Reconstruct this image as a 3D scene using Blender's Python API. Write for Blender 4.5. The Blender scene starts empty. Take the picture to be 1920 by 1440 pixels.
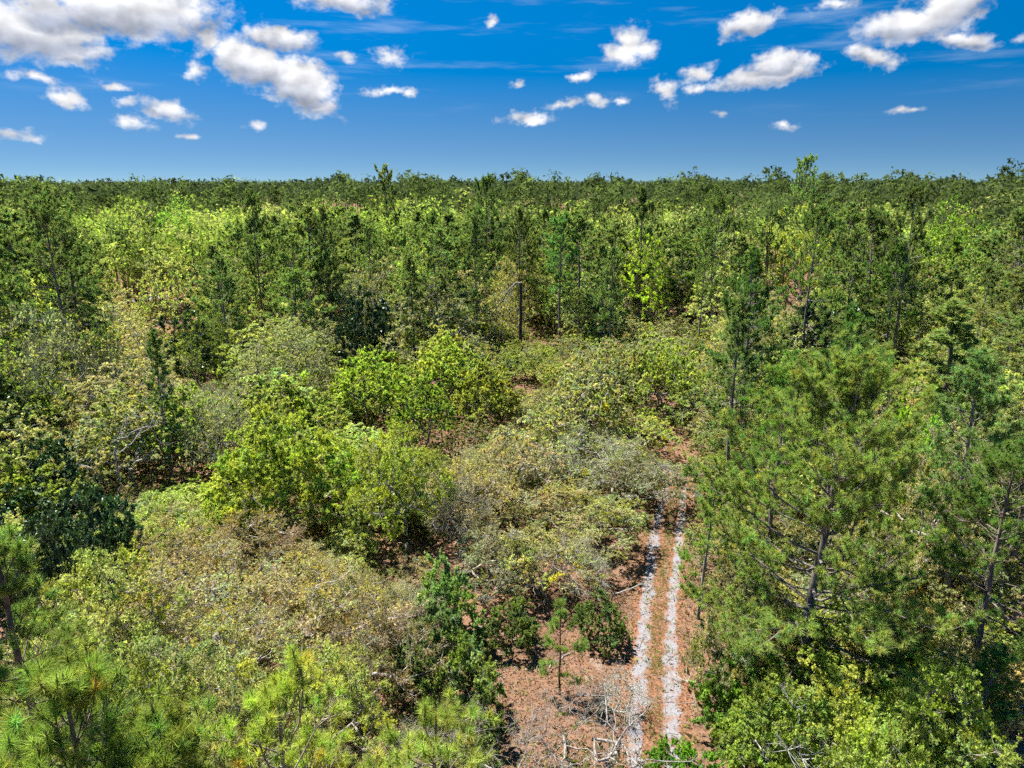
import bpy, math, random
import numpy as np
from mathutils import Vector

rng = np.random.default_rng(11)
random.seed(11)
rad = math.radians
scene = bpy.context.scene
C = scene.collection

# ------------------------------------------------------------------ camera
CAM_H = 26.0
PITCH = rad(15.9)
FPX = 1331.0                      # focal length in pixels of the 1920 x 1440 photograph
cam_data = bpy.data.cameras.new('camera')
cam = bpy.data.objects.new('camera', cam_data)
C.objects.link(cam)
cam_data.sensor_width = 36.0
cam_data.lens = FPX / 1920.0 * 36.0
cam_data.clip_start = 0.2
cam_data.clip_end = 20000.0
cam.location = (0, 0, CAM_H)
cam.rotation_euler = (math.pi / 2 - PITCH, 0, 0)
scene.camera = cam

# ------------------------------------------------------------------ sun and sky
SUN_EL = rad(63.0)
SUN_AZ = rad(-52.0)               # from straight ahead (+Y), negative = to the left
sun_dir = np.array([math.sin(SUN_AZ) * math.cos(SUN_EL), math.cos(SUN_AZ) * math.cos(SUN_EL), math.sin(SUN_EL)])
sd = bpy.data.lights.new('sun', 'SUN')
sun = bpy.data.objects.new('sun', sd)
C.objects.link(sun)
sd.energy = 4.9
sd.angle = rad(0.53)
sd.color = (1.0, 0.95, 0.86)
sun.rotation_euler = Vector((-sun_dir[0], -sun_dir[1], -sun_dir[2])).to_track_quat('-Z', 'Y').to_euler()
sun.location = (-60, 80, 120)

view = scene.view_settings
view.view_transform = 'Standard'
view.look = 'None'
view.gamma = 1.0
view.use_curve_mapping = False
view.exposure = 1.70
scene.cycles.max_bounces = 6
scene.cycles.diffuse_bounces = 4
scene.cycles.glossy_bounces = 1
scene.cycles.transmission_bounces = 4
scene.cycles.transparent_max_bounces = 6
scene.cycles.caustics_reflective = False
scene.cycles.caustics_refractive = False
scene.cycles.use_denoising = False
scene.cycles.use_adaptive_sampling = True
scene.cycles.adaptive_threshold = 0.03
scene.cycles.adaptive_min_samples = 24

fwd = np.array([0, math.cos(PITCH), -math.sin(PITCH)])
upv = np.array([0, math.sin(PITCH), math.cos(PITCH)])
CAM = np.array([0, 0, CAM_H])


def pix_dir(px, py):
    return fwd + np.array([1.0, 0, 0]) * (px - 960) / FPX - upv * (py - 720) / FPX


def at_z(px, py, z=0.0):
    d = pix_dir(px, py)
    return CAM + d * ((z - CAM_H) / d[2])


def at_range(px, py, rng_m):
    d = pix_dir(px, py)
    return CAM + d * (rng_m / math.hypot(d[0], d[1]))


def project(p):
    v = np.asarray(p, float) - CAM
    z = v @ fwd
    return 960 + FPX * v[..., 0] / z, 720 - FPX * (v @ upv) / z, z


# ---- the world: Nishita sky with fair-weather cumulus
world = bpy.data.worlds.new('World')
scene.world = world
world.use_nodes = True
wt = world.node_tree
wt.nodes.clear()


def N(tree, typ, **kw):
    n = tree.nodes.new(typ)
    for k, v in kw.items():
        setattr(n, k, v)
    return n


def setin(tree, sock, v):
    if isinstance(v, bpy.types.NodeSocket):
        tree.links.new(v, sock)
    elif v is not None:
        sock.default_value = v


def M(tree, op, a, b=None, c=None, clamp=False):
    n = N(tree, 'ShaderNodeMath', operation=op, use_clamp=clamp)
    for i, v in enumerate((a, b, c)):
        setin(tree, n.inputs[i], v)
    return n.outputs[0]


def mixc(tree, f, a, b, blend='MIX'):
    n = N(tree, 'ShaderNodeMix', data_type='RGBA', blend_type=blend)
    setin(tree, n.inputs[0], f)
    setin(tree, n.inputs[6], a)
    setin(tree, n.inputs[7], b)
    return n.outputs[2]


def smooth(tree, x, lo, hi, olo=0.0, ohi=1.0):
    n = N(tree, 'ShaderNodeMapRange', interpolation_type='SMOOTHSTEP')
    for i, v in enumerate((x, lo, hi, olo, ohi)):
        setin(tree, n.inputs[i], v)
    return n.outputs[0]


def noise(tree, vec, scale, detail=4.0, rough=0.55, dim='3D'):
    n = N(tree, 'ShaderNodeTexNoise', noise_dimensions=dim)
    setin(tree, n.inputs['Vector'], vec)
    n.inputs['Scale'].default_value = scale
    n.inputs['Detail'].default_value = detail
    n.inputs['Roughness'].default_value = rough
    return n


SKY_SAT, SKY_VAL, SKY_STR, SKY_HUE, SKY_LIFT = 1.28, 0.47, 0.10, 0.495, (3.3, 0.11)
CLOUDS = [  # (x, y, half width, half height, tilt in degrees, weight), in photograph pixels; turned into directions
    (250, 18, 190, 62, 0, 1.0), (60, 55, 130, 62, 0, 1.05), (385, 72, 28, 36, 20, .75), (120, 95, 90, 30, 0, .7), (640, 4, 95, 24, 0, .8),
    (470, 118, 82, 52, 15, 1.1), (530, 72, 74, 26, 5, .95), (560, 155, 84, 56, 20, 1.1), (588, 196, 58, 28, 10, .95),
    (650, 106, 24, 12, 0, .7), (368, 132, 20, 26, 30, .6), (126, 187, 40, 20, 0, .8), (305, 206, 58, 24, 10, .85), (240, 195, 26, 14, 0, .75),
    (255, 235, 42, 14, 10, .6), (55, 140, 55, 16, 12, .65), (350, 257, 24, 9, 0, .7), (480, 237, 28, 12, 0, .6), (212, 158, 34, 12, 5, .6),
    (25, 250, 55, 14, 5, .6), (730, 102, 44, 16, 10, .6), (722, 170, 46, 12, -5, .75), (775, 176, 20, 10, 0, .6),
    (1180, 78, 42, 40, 0, 1.0), (1165, 100, 42, 26, 0, .95), (1214, 92, 30, 18, 0, .85), (1408, 44, 62, 26, -12, .85), (1370, 62, 34, 12, -20, .6),
    (1430, 145, 116, 24, -8, .95), (1455, 122, 60, 26, -8, .9), (1500, 122, 40, 18, -15, .8), (1306, 138, 36, 18, -15, .7), (1246, 168, 28, 26, 30, .75),
    (1306, 168, 24, 14, 0, .6), (1710, 45, 115, 36, 0, 1.0), (1785, 18, 80, 46, -25, 1.0), (1815, 75, 58, 20, 10, .9), (1636, 106, 58, 20, 12, .85),
    (992, 220, 58, 13, -2, .75), (1058, 196, 44, 11, -10, .6), (1114, 190, 26, 14, 0, .65), (1164, 187, 18, 9, 0, .6), (1094, 140, 26, 12, -20, .65),
    (1698, 209, 40, 9, 5, .55), (1470, 238, 24, 11, 0, .5), (920, 40, 14, 10, 0, .55), (1560, 12, 40, 12, 0, .5), (966, 158, 16, 8, 0, .5),
    (1350, 218, 12, 7, 0, .5), (90, 20, 60, 40, 0, 1.0), (2050, 60, 120, 40, 0, .9), (2010, 190, 60, 16, 0, .7), (-120, 60, 140, 60, 0, 1.0), (-90, 190, 60, 18, 0, .7)]


def build_sky():
    t = wt
    geo = N(t, 'ShaderNodeTexCoord').outputs['Generated']
    sep = N(t, 'ShaderNodeSeparateXYZ')
    t.links.new(geo, sep.inputs[0])
    x, y, z = sep.outputs
    # clear sky
    sky = N(t, 'ShaderNodeTexSky', sky_type='NISHITA')
    sky.sun_disc = False
    sky.sun_elevation = SUN_EL
    sky.sun_rotation = SUN_AZ
    sky.air_density = 1.0
    sky.dust_density = 0.3
    sky.ozone_density = 3.0
    zz = M(t, 'MULTIPLY_ADD', M(t, 'MAXIMUM', z, 0.0), SKY_LIFT[0], SKY_LIFT[1])
    cmb = N(t, 'ShaderNodeCombineXYZ')
    t.links.new(x, cmb.inputs[0]); t.links.new(y, cmb.inputs[1]); t.links.new(zz, cmb.inputs[2])
    nrm = N(t, 'ShaderNodeVectorMath', operation='NORMALIZE')
    t.links.new(cmb.outputs[0], nrm.inputs[0])
    t.links.new(nrm.outputs[0], sky.inputs[0])
    hsv = N(t, 'ShaderNodeHueSaturation')
    hsv.inputs['Hue'].default_value = SKY_HUE
    t.links.new(M(t, 'MULTIPLY_ADD', smooth(t, z, 0.02, 0.21), SKY_SAT * .27, SKY_SAT), hsv.inputs['Saturation'])
    t.links.new(M(t, 'MULTIPLY_ADD', smooth(t, z, 0.0, 0.2), SKY_VAL * .34, SKY_VAL * .66), hsv.inputs['Value'])
    t.links.new(sky.outputs[0], hsv.inputs['Color'])
    base = hsv.outputs[0]
    az = M(t, 'ARCTAN2', x, y)
    el = M(t, 'ARCSINE', z)
    # clouds seen: ellipses in azimuth / elevation, roughened by noise
    P = N(t, 'ShaderNodeCombineXYZ')
    t.links.new(az, P.inputs[0]); t.links.new(el, P.inputs[1]); P.inputs[2].default_value = 1.0
    P = P.outputs[0]
    stretch = N(t, 'ShaderNodeVectorMath', operation='MULTIPLY')
    t.links.new(P, stretch.inputs[0]); stretch.inputs[1].default_value = (1.0, 1.35, 1.0)
    S = stretch.outputs[0]
    w1 = noise(t, S, 26.0, 5.0, 0.55)
    wsub = N(t, 'ShaderNodeVectorMath', operation='SUBTRACT')
    t.links.new(w1.outputs['Color'], wsub.inputs[0]); wsub.inputs[1].default_value = (.5, .5, .5)
    wsc = N(t, 'ShaderNodeVectorMath', operation='MULTIPLY')
    t.links.new(wsub.outputs[0], wsc.inputs[0]); wsc.inputs[1].default_value = (0.036, 0.026, 0.0)
    wadd = N(t, 'ShaderNodeVectorMath', operation='ADD')
    t.links.new(P, wadd.inputs[0]); t.links.new(wsc.outputs[0], wadd.inputs[1])
    Q = wadd.outputs[0]

    def dot(c):
        n = N(t, 'ShaderNodeVectorMath', operation='DOT_PRODUCT')
        t.links.new(Q, n.inputs[0]); n.inputs[1].default_value = c
        return n.outputs['Value']
    field = None
    under = None
    for cx, cy, rx, ry, tilt, wgt in CLOUDS:
        if rx < 60:
            wgt *= .78
        d = pix_dir(cx, cy); d = d / np.linalg.norm(d)
        a0, e0 = math.atan2(d[0], d[1]), math.asin(d[2])
        sx = rx / FPX * math.cos(a0) * .92
        sy = ry / FPX * math.cos(a0) * .90
        c_, s_ = math.cos(rad(-tilt)), math.sin(rad(-tilt))
        ru = (c_ / sx, s_ / sx, -(c_ * a0 + s_ * e0) / sx)
        rv = (-s_ / sy, c_ / sy, -(-s_ * a0 + c_ * e0) / sy)
        u, v = dot(ru), dot(rv)
        ln = M(t, 'SQRT', M(t, 'MULTIPLY_ADD', u, u, M(t, 'MULTIPLY', v, v)))
        f = M(t, 'MULTIPLY_ADD', ln, -wgt, wgt)
        if rx > 54 and ry > 19:                    # the sun-averted base of the thick clouds, in grey
            uu = M(t, 'MULTIPLY', smooth(t, v, 0.35, -0.6), smooth(t, f, -.1, .4))
            under = uu if under is None else M(t, 'MAXIMUM', under, uu)
        field = f if field is None else M(t, 'MAXIMUM', field, f)
    n3 = noise(t, S, 54.0, 7.0, 0.58)
    dens = M(t, 'MULTIPLY_ADD', n3.outputs[0], 1.15, M(t, 'SUBTRACT', field, 0.52))
    alpha = smooth(t, dens, 0.0, 0.58)
    # relief: the same noise looked up a little towards the sun
    off = N(t, 'ShaderNodeVectorMath', operation='ADD')
    t.links.new(S, off.inputs[0]); off.inputs[1].default_value = (-0.007, 0.010, 0.0)
    n4 = noise(t, off.outputs[0], 26.0, 4.0, 0.42)
    n4b = noise(t, S, 26.0, 4.0, 0.42)
    relief = M(t, 'SUBTRACT', n4b.outputs[0], n4.outputs[0])
    lum = M(t, 'MULTIPLY_ADD', relief, 1.2, 0.82)
    lum = M(t, 'MULTIPLY_ADD', smooth(t, dens, 0.2, 0.9), 0.12, lum)
    ccol = mixc(t, M(t, 'MULTIPLY', under, 0.8), (0.86, 0.86, 0.88, 1), (0.24, 0.29, 0.41, 1))
    lumc = N(t, 'ShaderNodeVectorMath', operation='SCALE')
    t.links.new(ccol, lumc.inputs[0]); t.links.new(M(t, 'MULTIPLY', lum, CLOUD_GAIN), lumc.inputs['Scale'])
    # thin streaks of high cloud
    cst = N(t, 'ShaderNodeMapping'); t.links.new(P, cst.inputs[0])
    cst.inputs[2].default_value = (0, 0, rad(4)); cst.inputs[3].default_value = (5, 45, 1)
    cn = noise(t, cst.outputs[0], 1.0, 5.0, 0.6)
    cir = M(t, 'MULTIPLY', smooth(t, cn.outputs[0], 0.52, 0.80), smooth(t, el, 0.06, 0.16))
    bg = mixc(t, M(t, 'MULTIPLY', cir, 0.22), base, (0.80 * CLOUD_GAIN, 0.84 * CLOUD_GAIN, 0.9 * CLOUD_GAIN, 1))
    col = mixc(t, alpha, bg, lumc.outputs[0])
    seen = N(t, 'ShaderNodeBackground')
    t.links.new(col, seen.inputs[0]); seen.inputs[1].default_value = SKY_STR
    # the same fair-weather clouds go on to the sides, above and behind
    n2 = noise(t, geo, 7.0, 3.0, 0.55)
    oth = M(t, 'MINIMUM', M(t, 'MULTIPLY_ADD', n2.outputs[0], 3.2, -1.95), M(t, 'MULTIPLY_ADD', el, 8.0, -.2))
    rest = N(t, 'ShaderNodeBackground')
    t.links.new(mixc(t, smooth(t, oth, .06, .5), base, (0.8 * CLOUD_GAIN, 0.8 * CLOUD_GAIN, 0.82 * CLOUD_GAIN, 1)), rest.inputs[0])
    rest.inputs[1].default_value = SKY_STR
    ahead = M(t, 'MULTIPLY', M(t, 'LESS_THAN', M(t, 'ABSOLUTE', az), 0.85), M(t, 'LESS_THAN', M(t, 'ABSOLUTE', M(t, 'SUBTRACT', el, 0.13)), 0.15))
    mx = N(t, 'ShaderNodeMixShader')
    t.links.new(ahead, mx.inputs[0]); t.links.new(rest.outputs[0], mx.inputs[1]); t.links.new(seen.outputs[0], mx.inputs[2])
    out = N(t, 'ShaderNodeOutputWorld')
    t.links.new(mx.outputs[0], out.inputs[0])


CLOUD_GAIN = 3.9
build_sky()
world.cycles.sampling_method = 'MANUAL'
world.cycles.sample_map_resolution = 512

# ------------------------------------------------------------------ materials


def new_mat(name):
    m = bpy.data.materials.new(name)
    m.use_nodes = True
    m.node_tree.nodes.clear()
    return m, m.node_tree


def leaf_material(name, transl, gloss=0.0):
    m, t = new_mat(name)
    info = N(t, 'ShaderNodeObjectInfo')
    att = N(t, 'ShaderNodeAttribute', attribute_name='tint')
    col = mixc(t, 1.0, info.outputs['Color'], att.outputs['Color'], 'MULTIPLY')
    dif = N(t, 'ShaderNodeBsdfDiffuse'); t.links.new(col, dif.inputs[0])
    trc = mixc(t, 1.0, col, (1.04, 1.12, 0.6, 1), 'MULTIPLY')
    tr = N(t, 'ShaderNodeBsdfTranslucent'); t.links.new(trc, tr.inputs[0])
    mx = N(t, 'ShaderNodeMixShader'); mx.inputs[0].default_value = transl
    t.links.new(dif.outputs[0], mx.inputs[1]); t.links.new(tr.outputs[0], mx.inputs[2])
    last = mx.outputs[0]
    if gloss:
        g = N(t, 'ShaderNodeBsdfGlossy'); g.inputs['Roughness'].default_value = 0.42
        g.inputs[0].default_value = (.8, .85, .8, 1)
        m2 = N(t, 'ShaderNodeMixShader'); m2.inputs[0].default_value = gloss
        t.links.new(last, m2.inputs[1]); t.links.new(g.outputs[0], m2.inputs[2])
        last = m2.outputs[0]
    o = N(t, 'ShaderNodeOutputMaterial'); t.links.new(last, o.inputs[0])
    return m


def bark_material(name, furrow):
    m, t = new_mat(name)
    info = N(t, 'ShaderNodeObjectInfo')
    tc = N(t, 'ShaderNodeTexCoord').outputs['Object']
    mp = N(t, 'ShaderNodeMapping'); t.links.new(tc, mp.inputs[0])
    mp.inputs[3].default_value = (1, 1, furrow)
    n = noise(t, mp.outputs[0], 9.0, 5.0, 0.65)
    f = smooth(t, n.outputs[0], 0.3, 0.7)
    dark = mixc(t, 1.0, info.outputs['Color'], (0.42, 0.38, 0.35, 1), 'MULTIPLY')
    light = mixc(t, 1.0, info.outputs['Color'], (1.3, 1.28, 1.25, 1), 'MULTIPLY')
    col = mixc(t, f, dark, light)
    b = N(t, 'ShaderNodeBsdfDiffuse'); t.links.new(col, b.inputs[0]); b.inputs[1].default_value = 0.6
    bump = N(t, 'ShaderNodeBump'); bump.inputs['Strength'].default_value = 0.7; bump.inputs['Distance'].default_value = 0.03
    t.links.new(n.outputs[0], bump.inputs['Height']); t.links.new(bump.outputs[0], b.inputs['Normal'])
    o = N(t, 'ShaderNodeOutputMaterial'); t.links.new(b.outputs[0], o.inputs[0])
    return m


MAT_LEAF = leaf_material('broad_leaf', 0.50)
MAT_GLOSSY = leaf_material('glossy_leaf', 0.20, 0.035)
MAT_NEEDLE = leaf_material('pine_needle', 0.45, 0.0)
MAT_BARK = bark_material('oak_bark', 0.5)
MAT_PINE_BARK = bark_material('pine_bark', 0.22)


def ground_material():
    m, t = new_mat('forest_floor')
    tc = N(t, 'ShaderNodeTexCoord').outputs['Object']
    a = noise(t, tc, 0.22, 4.0, 0.6)
    b = noise(t, tc, 3.0, 6.0, 0.7)
    c = noise(t, tc, 22.0, 4.0, 0.7)
    col = mixc(t, smooth(t, b.outputs[0], .3, .7), (0.085, 0.044, 0.027, 1), (0.215, 0.122, 0.076, 1))
    col = mixc(t, smooth(t, c.outputs[0], .45, .75), col, (0.28, 0.19, 0.14, 1))
    col = mixc(t, M(t, 'MULTIPLY', smooth(t, a.outputs[0], .48, .68), 0.55), col, (0.06, 0.040, 0.026, 1))
    g2 = noise(t, tc, .6, 5.0, .65)
    col = mixc(t, M(t, 'MULTIPLY', smooth(t, g2.outputs[0], .55, .72), .6), col, (0.24, 0.20, 0.17, 1))
    d = N(t, 'ShaderNodeBsdfDiffuse'); t.links.new(col, d.inputs[0])
    bp = N(t, 'ShaderNodeBump'); bp.inputs['Strength'].default_value = 0.8; bp.inputs['Distance'].default_value = 0.06
    t.links.new(c.outputs[0], bp.inputs['Height']); t.links.new(bp.outputs[0], d.inputs['Normal'])
    o = N(t, 'ShaderNodeOutputMaterial'); t.links.new(d.outputs[0], o.inputs[0])
    return m


def sand_material():
    m, t = new_mat('white_sand')
    tc = N(t, 'ShaderNodeTexCoord').outputs['Object']
    a = noise(t, tc, 1.3, 5.0, 0.7)
    b = noise(t, tc, 7.0, 5.0, 0.7)
    col = mixc(t, smooth(t, b.outputs[0], .3, .7), (0.135, 0.130, 0.140, 1), (0.225, 0.218, 0.236, 1))
    s = M(t, 'MULTIPLY_ADD', b.outputs[0], 0.45, a.outputs[0])
    att = N(t, 'ShaderNodeAttribute', attribute_name='tint').outputs['Fac']
    s = M(t, 'ADD', s, smooth(t, att, .85, .0, -.04, .40))
    big = noise(t, tc, .55, 3.0, .6)
    s = M(t, 'MULTIPLY_ADD', big.outputs[0], .42, M(t, 'SUBTRACT', s, .20))
    lit = mixc(t, smooth(t, b.outputs[0], .35, .65), (0.10, 0.046, 0.026, 1), (0.225, 0.120, 0.074, 1))
    col = mixc(t, smooth(t, s, .66, .90), col, lit)
    d = N(t, 'ShaderNodeBsdfDiffuse'); t.links.new(col, d.inputs[0])
    bp = N(t, 'ShaderNodeBump'); bp.inputs['Strength'].default_value = 0.5; bp.inputs['Distance'].default_value = 0.05
    t.links.new(b.outputs[0], bp.inputs['Height']); t.links.new(bp.outputs[0], d.inputs['Normal'])
    o = N(t, 'ShaderNodeOutputMaterial'); t.links.new(d.outputs[0], o.inputs[0])
    return m


MAT_GROUND = ground_material()
MAT_SAND = sand_material()

# ------------------------------------------------------------------ mesh helpers


def unit(v):
    return v / np.maximum(np.linalg.norm(v, axis=-1, keepdims=True), 1e-9)


def rand_unit(n):
    return unit(rng.normal(size=(n, 3)))


def build_mesh(name, chunks, mat, smooth_shade=False):
    """chunks: list of (verts (n,3), faces (m,k), tint (n,3) or None)"""
    vs, tints, loops, starts, off, lo = [], [], [], [], 0, 0
    for v, f, tn in chunks:
        if len(v) == 0:
            continue
        vs.append(v)
        tints.append(np.ones((len(v), 3)) if tn is None else tn)
        k = f.shape[1]
        loops.append((f + off).ravel())
        starts.append(lo + np.arange(len(f)) * k)
        off += len(v); lo += len(f) * k
    v = np.concatenate(vs).astype(np.float32)
    lp = np.concatenate(loops).astype(np.int32)
    st = np.concatenate(starts).astype(np.int32)
    me = bpy.data.meshes.new(name)
    me.vertices.add(len(v)); me.vertices.foreach_set('co', v.ravel())
    me.loops.add(len(lp)); me.loops.foreach_set('vertex_index', lp)
    me.polygons.add(len(st)); me.polygons.foreach_set('loop_start', st)
    if smooth_shade:
        me.polygons.foreach_set('use_smooth', np.ones(len(st), bool))
    tn = np.concatenate(tints)
    if any(c[2] is not None for c in chunks):
        ca = me.color_attributes.new('tint', 'FLOAT_COLOR', 'POINT')
        ca.data.foreach_set('color', np.concatenate([tn, np.ones((len(tn), 1))], 1).astype(np.float32).ravel())
    me.update(calc_edges=True)
    me.materials.append(mat)
    return me


def frames(D):
    D = unit(D)
    ref = np.where(np.abs(D[:, 2:3]) > 0.9, np.array([[1.0, 0.05, 0.02]]), np.array([[0.03, 0.02, 1.0]]))
    U = unit(np.cross(D, ref))
    return U, np.cross(D, U)


class Wood:
    """collects tapering segments, vectorised"""
    def __init__(self):
        self.b = {}

    def seg(self, P0, P1, R0, R1, k, D0=None, D1=None):
        P0 = np.atleast_2d(P0); P1 = np.atleast_2d(P1)
        D = P1 - P0
        D0 = D if D0 is None else D0
        D1 = D if D1 is None else D1
        self.b.setdefault(k, []).append((P0, P1, np.broadcast_to(R0, len(P0)), np.broadcast_to(R1, len(P0)), D0, D1))

    def line(self, pts, rads, k):
        pts = np.asarray(pts, float); rads = np.asarray(rads, float)
        D = np.gradient(pts, axis=0)
        self.seg(pts[:-1], pts[1:], rads[:-1], rads[1:], k, D[:-1], D[1:])

    def chunks(self):
        out = []
        for k, lst in self.b.items():
            P0, P1, R0, R1, D0, D1 = [np.concatenate([x[i] for x in lst]) for i in range(6)]
            n = len(P0)
            a = np.arange(k) * 2 * math.pi / k
            ca, sa = np.cos(a)[None, :, None], np.sin(a)[None, :, None]
            U, V = frames(D0)
            A = P0[:, None] + R0[:, None, None] * (ca * U[:, None] + sa * V[:, None])
            U, V = frames(D1)
            B = P1[:, None] + R1[:, None, None] * (ca * U[:, None] + sa * V[:, None])
            vv = np.concatenate([A, B], 1).reshape(-1, 3)
            i = np.arange(k); j = (i + 1) % k
            f = np.stack([i, j, j + k, i + k], 1)[None] + (np.arange(n) * 2 * k)[:, None, None]
            out.append((vv, f.reshape(-1, 4), None))
        return out


def leaf_quads(P, size, aspect, tint, up=0.35, out=None):
    """pointed leaves, one triangle each"""
    n = len(P)
    nrm = rand_unit(n) + np.array([0, 0, up])
    if out is not None:
        nrm = nrm + out
    nrm = unit(nrm)
    a = unit(np.cross(nrm, rand_unit(n)))
    b = np.cross(nrm, a)
    L = size[:, None] * 0.5
    w = L * aspect
    v = np.stack([P - a * L - b * w, P - a * L * .8 + b * w, P + a * L], 1).reshape(-1, 3)
    f = (np.arange(n) * 3)[:, None] + np.arange(3)[None]
    return v, f, np.repeat(tint, 3, 0)


# ------------------------------------------------------------------ broad-leaved trees


def grow_oak(h, R, nclump, twigs, leaves, lsize, base_z=0.30, flat=0.75, clump_r=0.9, wiggle=0.12, stems=1,
             twiglets=2, r_tip=0.012, spread_lo=0.0, tintvar=0.22, sides=(7, 5, 3), sub_r=0.006, aspect=0.62,
             lean=0.0, low=0.25, warm=0.0, trunk_scale=1.0):
    """a broad-leaved tree: trunk, limbs grown towards foliage clumps, twigs, leaves"""
    wood = Wood()
    # clump centres in a lobed dome
    ph = rng.uniform(0, 6.28, 3)
    cz = []
    while len(cz) < nclump:
        az = rng.uniform(0, 6.283)
        lob = 1 + 0.24 * math.sin(2 * az + ph[0]) + 0.20 * math.sin(3 * az + ph[1]) + 0.1 * math.sin(5 * az + ph[2])
        q = math.sqrt(rng.uniform(0.02, 1.0))
        topz = h * (base_z + (1 - base_z) * (1 - flat * q ** 2.2)) * rng.uniform(0.78, 1.04)
        lowz = h * (base_z + low * (1 - base_z) * q)
        tz = 1 - rng.beta(1.1, 2.4)
        z = lowz + (topz - lowz) * tz
        p = np.array([math.cos(az) * R * q * lob * .88 + lean * z, math.sin(az) * R * q * lob * .88, z - clump_r * .5])
        if all(np.linalg.norm((p - o) * np.array([1, 1, 1.5])) > clump_r * 1.0 for o in cz) or rng.random() < .03:
            cz.append(p)
    cz = np.array(cz)
    # trunk
    pos, par = [], []
    roots = []
    zf = h * base_z * rng.uniform(0.75, 1.0)
    for s in range(stems):
        b = np.array([rng.normal(0, .12 * (stems - 1)), rng.normal(0, .12 * (stems - 1)), -0.25])
        tip = np.array([rng.normal(0, .09 * h * (1 if stems == 1 else 1.8)) + lean * zf, rng.normal(0, .09 * h * (1 if stems == 1 else 1.8)), zf])
        p = -1
        k = 5
        for i in range(k):
            q = i / (k - 1)
            pt = b + (tip - b) * q + (rng.normal(0, wiggle * .5, 3) * np.array([1, 1, 0]) if 0 < i else 0)
            pos.append(pt); par.append(p); p = len(pos) - 1
        roots.append(p)
    fork = np.array([0, 0, zf])
    order = np.argsort(np.linalg.norm(cz - fork, axis=1) + rng.normal(0, .4, len(cz)))
    trunk_n = len(pos)
    tips = []
    for i in order:
        c = cz[i]
        A = np.array(pos)
        d = np.linalg.norm(A - c, axis=1)
        pen = np.where(A[:, 2] > c[2] - 0.05, 1.2, 0.0) + np.where(A[:, 2] < zf * 0.7, 3.0, 0.0)
        j = int(np.argmin(d + pen))
        p0 = A[j]
        ln = np.linalg.norm(c - p0)
        ctrl = p0 + (c - p0) * 0.5 + np.array([0, 0, -0.05 * ln]) + rng.normal(0, .10, 3) * ln
        k = max(2, int(ln / 0.45))
        prev = j
        for m in range(1, k + 1):
            u = m / k
            pt = (1 - u) ** 2 * p0 + 2 * u * (1 - u) * ctrl + u * u * c
            if m < k:
                pt = pt + rng.normal(0, wiggle * .35, 3)
            pos.append(pt); par.append(prev); prev = len(pos) - 1
        tips.append(prev)
    pos = np.array(pos); par = np.array(par)
    cnt = np.zeros(len(pos))
    for tp in tips:
        n = tp
        while n >= 0:
            cnt[n] += 1; n = par[n]
    rr = r_tip * np.maximum(cnt, 1) ** 0.52 * trunk_scale
    rr[0] *= 1.35
    D = np.zeros_like(pos)
    m = par >= 0
    D[m] = pos[m] - pos[par[m]]
    D[~m] = (0, 0, 1)
    idx = np.where(m)[0]
    pr = par[idx]
    R1 = rr[idx]; R0 = np.minimum(rr[pr], R1 * 1.5)
    thick = R1 > 0.045
    medium = (~thick) & (R1 > 0.022)
    thin = (~thick) & (~medium)
    for sel, k in ((thick, sides[0]), (medium, sides[1]), (thin, sides[2])):
        if sel.any():
            ii, pp = idx[sel], pr[sel]
            wood.seg(pos[pp], pos[ii], R0[sel], R1[sel], k, D[pp], D[ii])
    # twigs
    T = np.repeat(pos[tips], twigs, 0)
    out = unit(T - np.array([0, 0, h * .35]))
    e = rand_unit(len(T)) + out * 0.55 + np.array([0, 0, 0.25])
    e = unit(e) * rng.uniform(0.45, 1.15, (len(T), 1)) * clump_r * np.array([1.15, 1.15, 0.8])
    E = T + e
    mid = T + e * 0.5 + rng.normal(0, .10, T.shape) * clump_r
    wood.seg(T, mid, r_tip * .7, r_tip * .5, 3)
    wood.seg(mid, E, r_tip * .5, sub_r * .6, 3)
    segA, segB = [mid], [E]
    for _ in range(twiglets):
        s = rng.uniform(0.15, 1.0, (len(T), 1))
        a = mid + (E - mid) * s
        b = a + (rand_unit(len(T)) + unit(e) * .7) * clump_r * rng.uniform(0.15, .42, (len(T), 1))
        wood.seg(a, b, sub_r, sub_r * .45, 3)
        segA.append(a); segB.append(b)
    segA = np.concatenate(segA); segB = np.concatenate(segB)
    # leaves, with a shade of colour for each clump
    nl = leaves
    cl_t = rng.normal(1, tintvar * .6, (nclump, 1)) * np.stack([1 + rng.normal(0, tintvar * .32, nclump), np.ones(nclump), 1 + rng.normal(0, tintvar, nclump)], 1)
    pick = rng.integers(0, len(segA), nl)
    s = rng.uniform(0.1, 1.12, (nl, 1))
    P = segA[pick] + (segB[pick] - segA[pick]) * s + rng.normal(0, .055, (nl, 3)) * clump_r
    tint = cl_t[(pick % len(T)) // twigs] * rng.normal(1, tintvar, (nl, 1)).clip(.5, 1.7)
    if warm:
        wm = rng.random(nl) < warm
        tint[wm] *= np.array([1.22, .92, .95])
    tint = tint.clip(.25, 2.2)
    cc = pos[tips][(pick % len(T)) // twigs]
    outw = unit(P - cc + np.array([0, 0, .25 * clump_r])) * .5
    lv = leaf_quads(P, lsize * rng.lognormal(0, .28, nl), aspect, tint, out=outw)
    return wood, [lv]


# ------------------------------------------------------------------ pines


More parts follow.
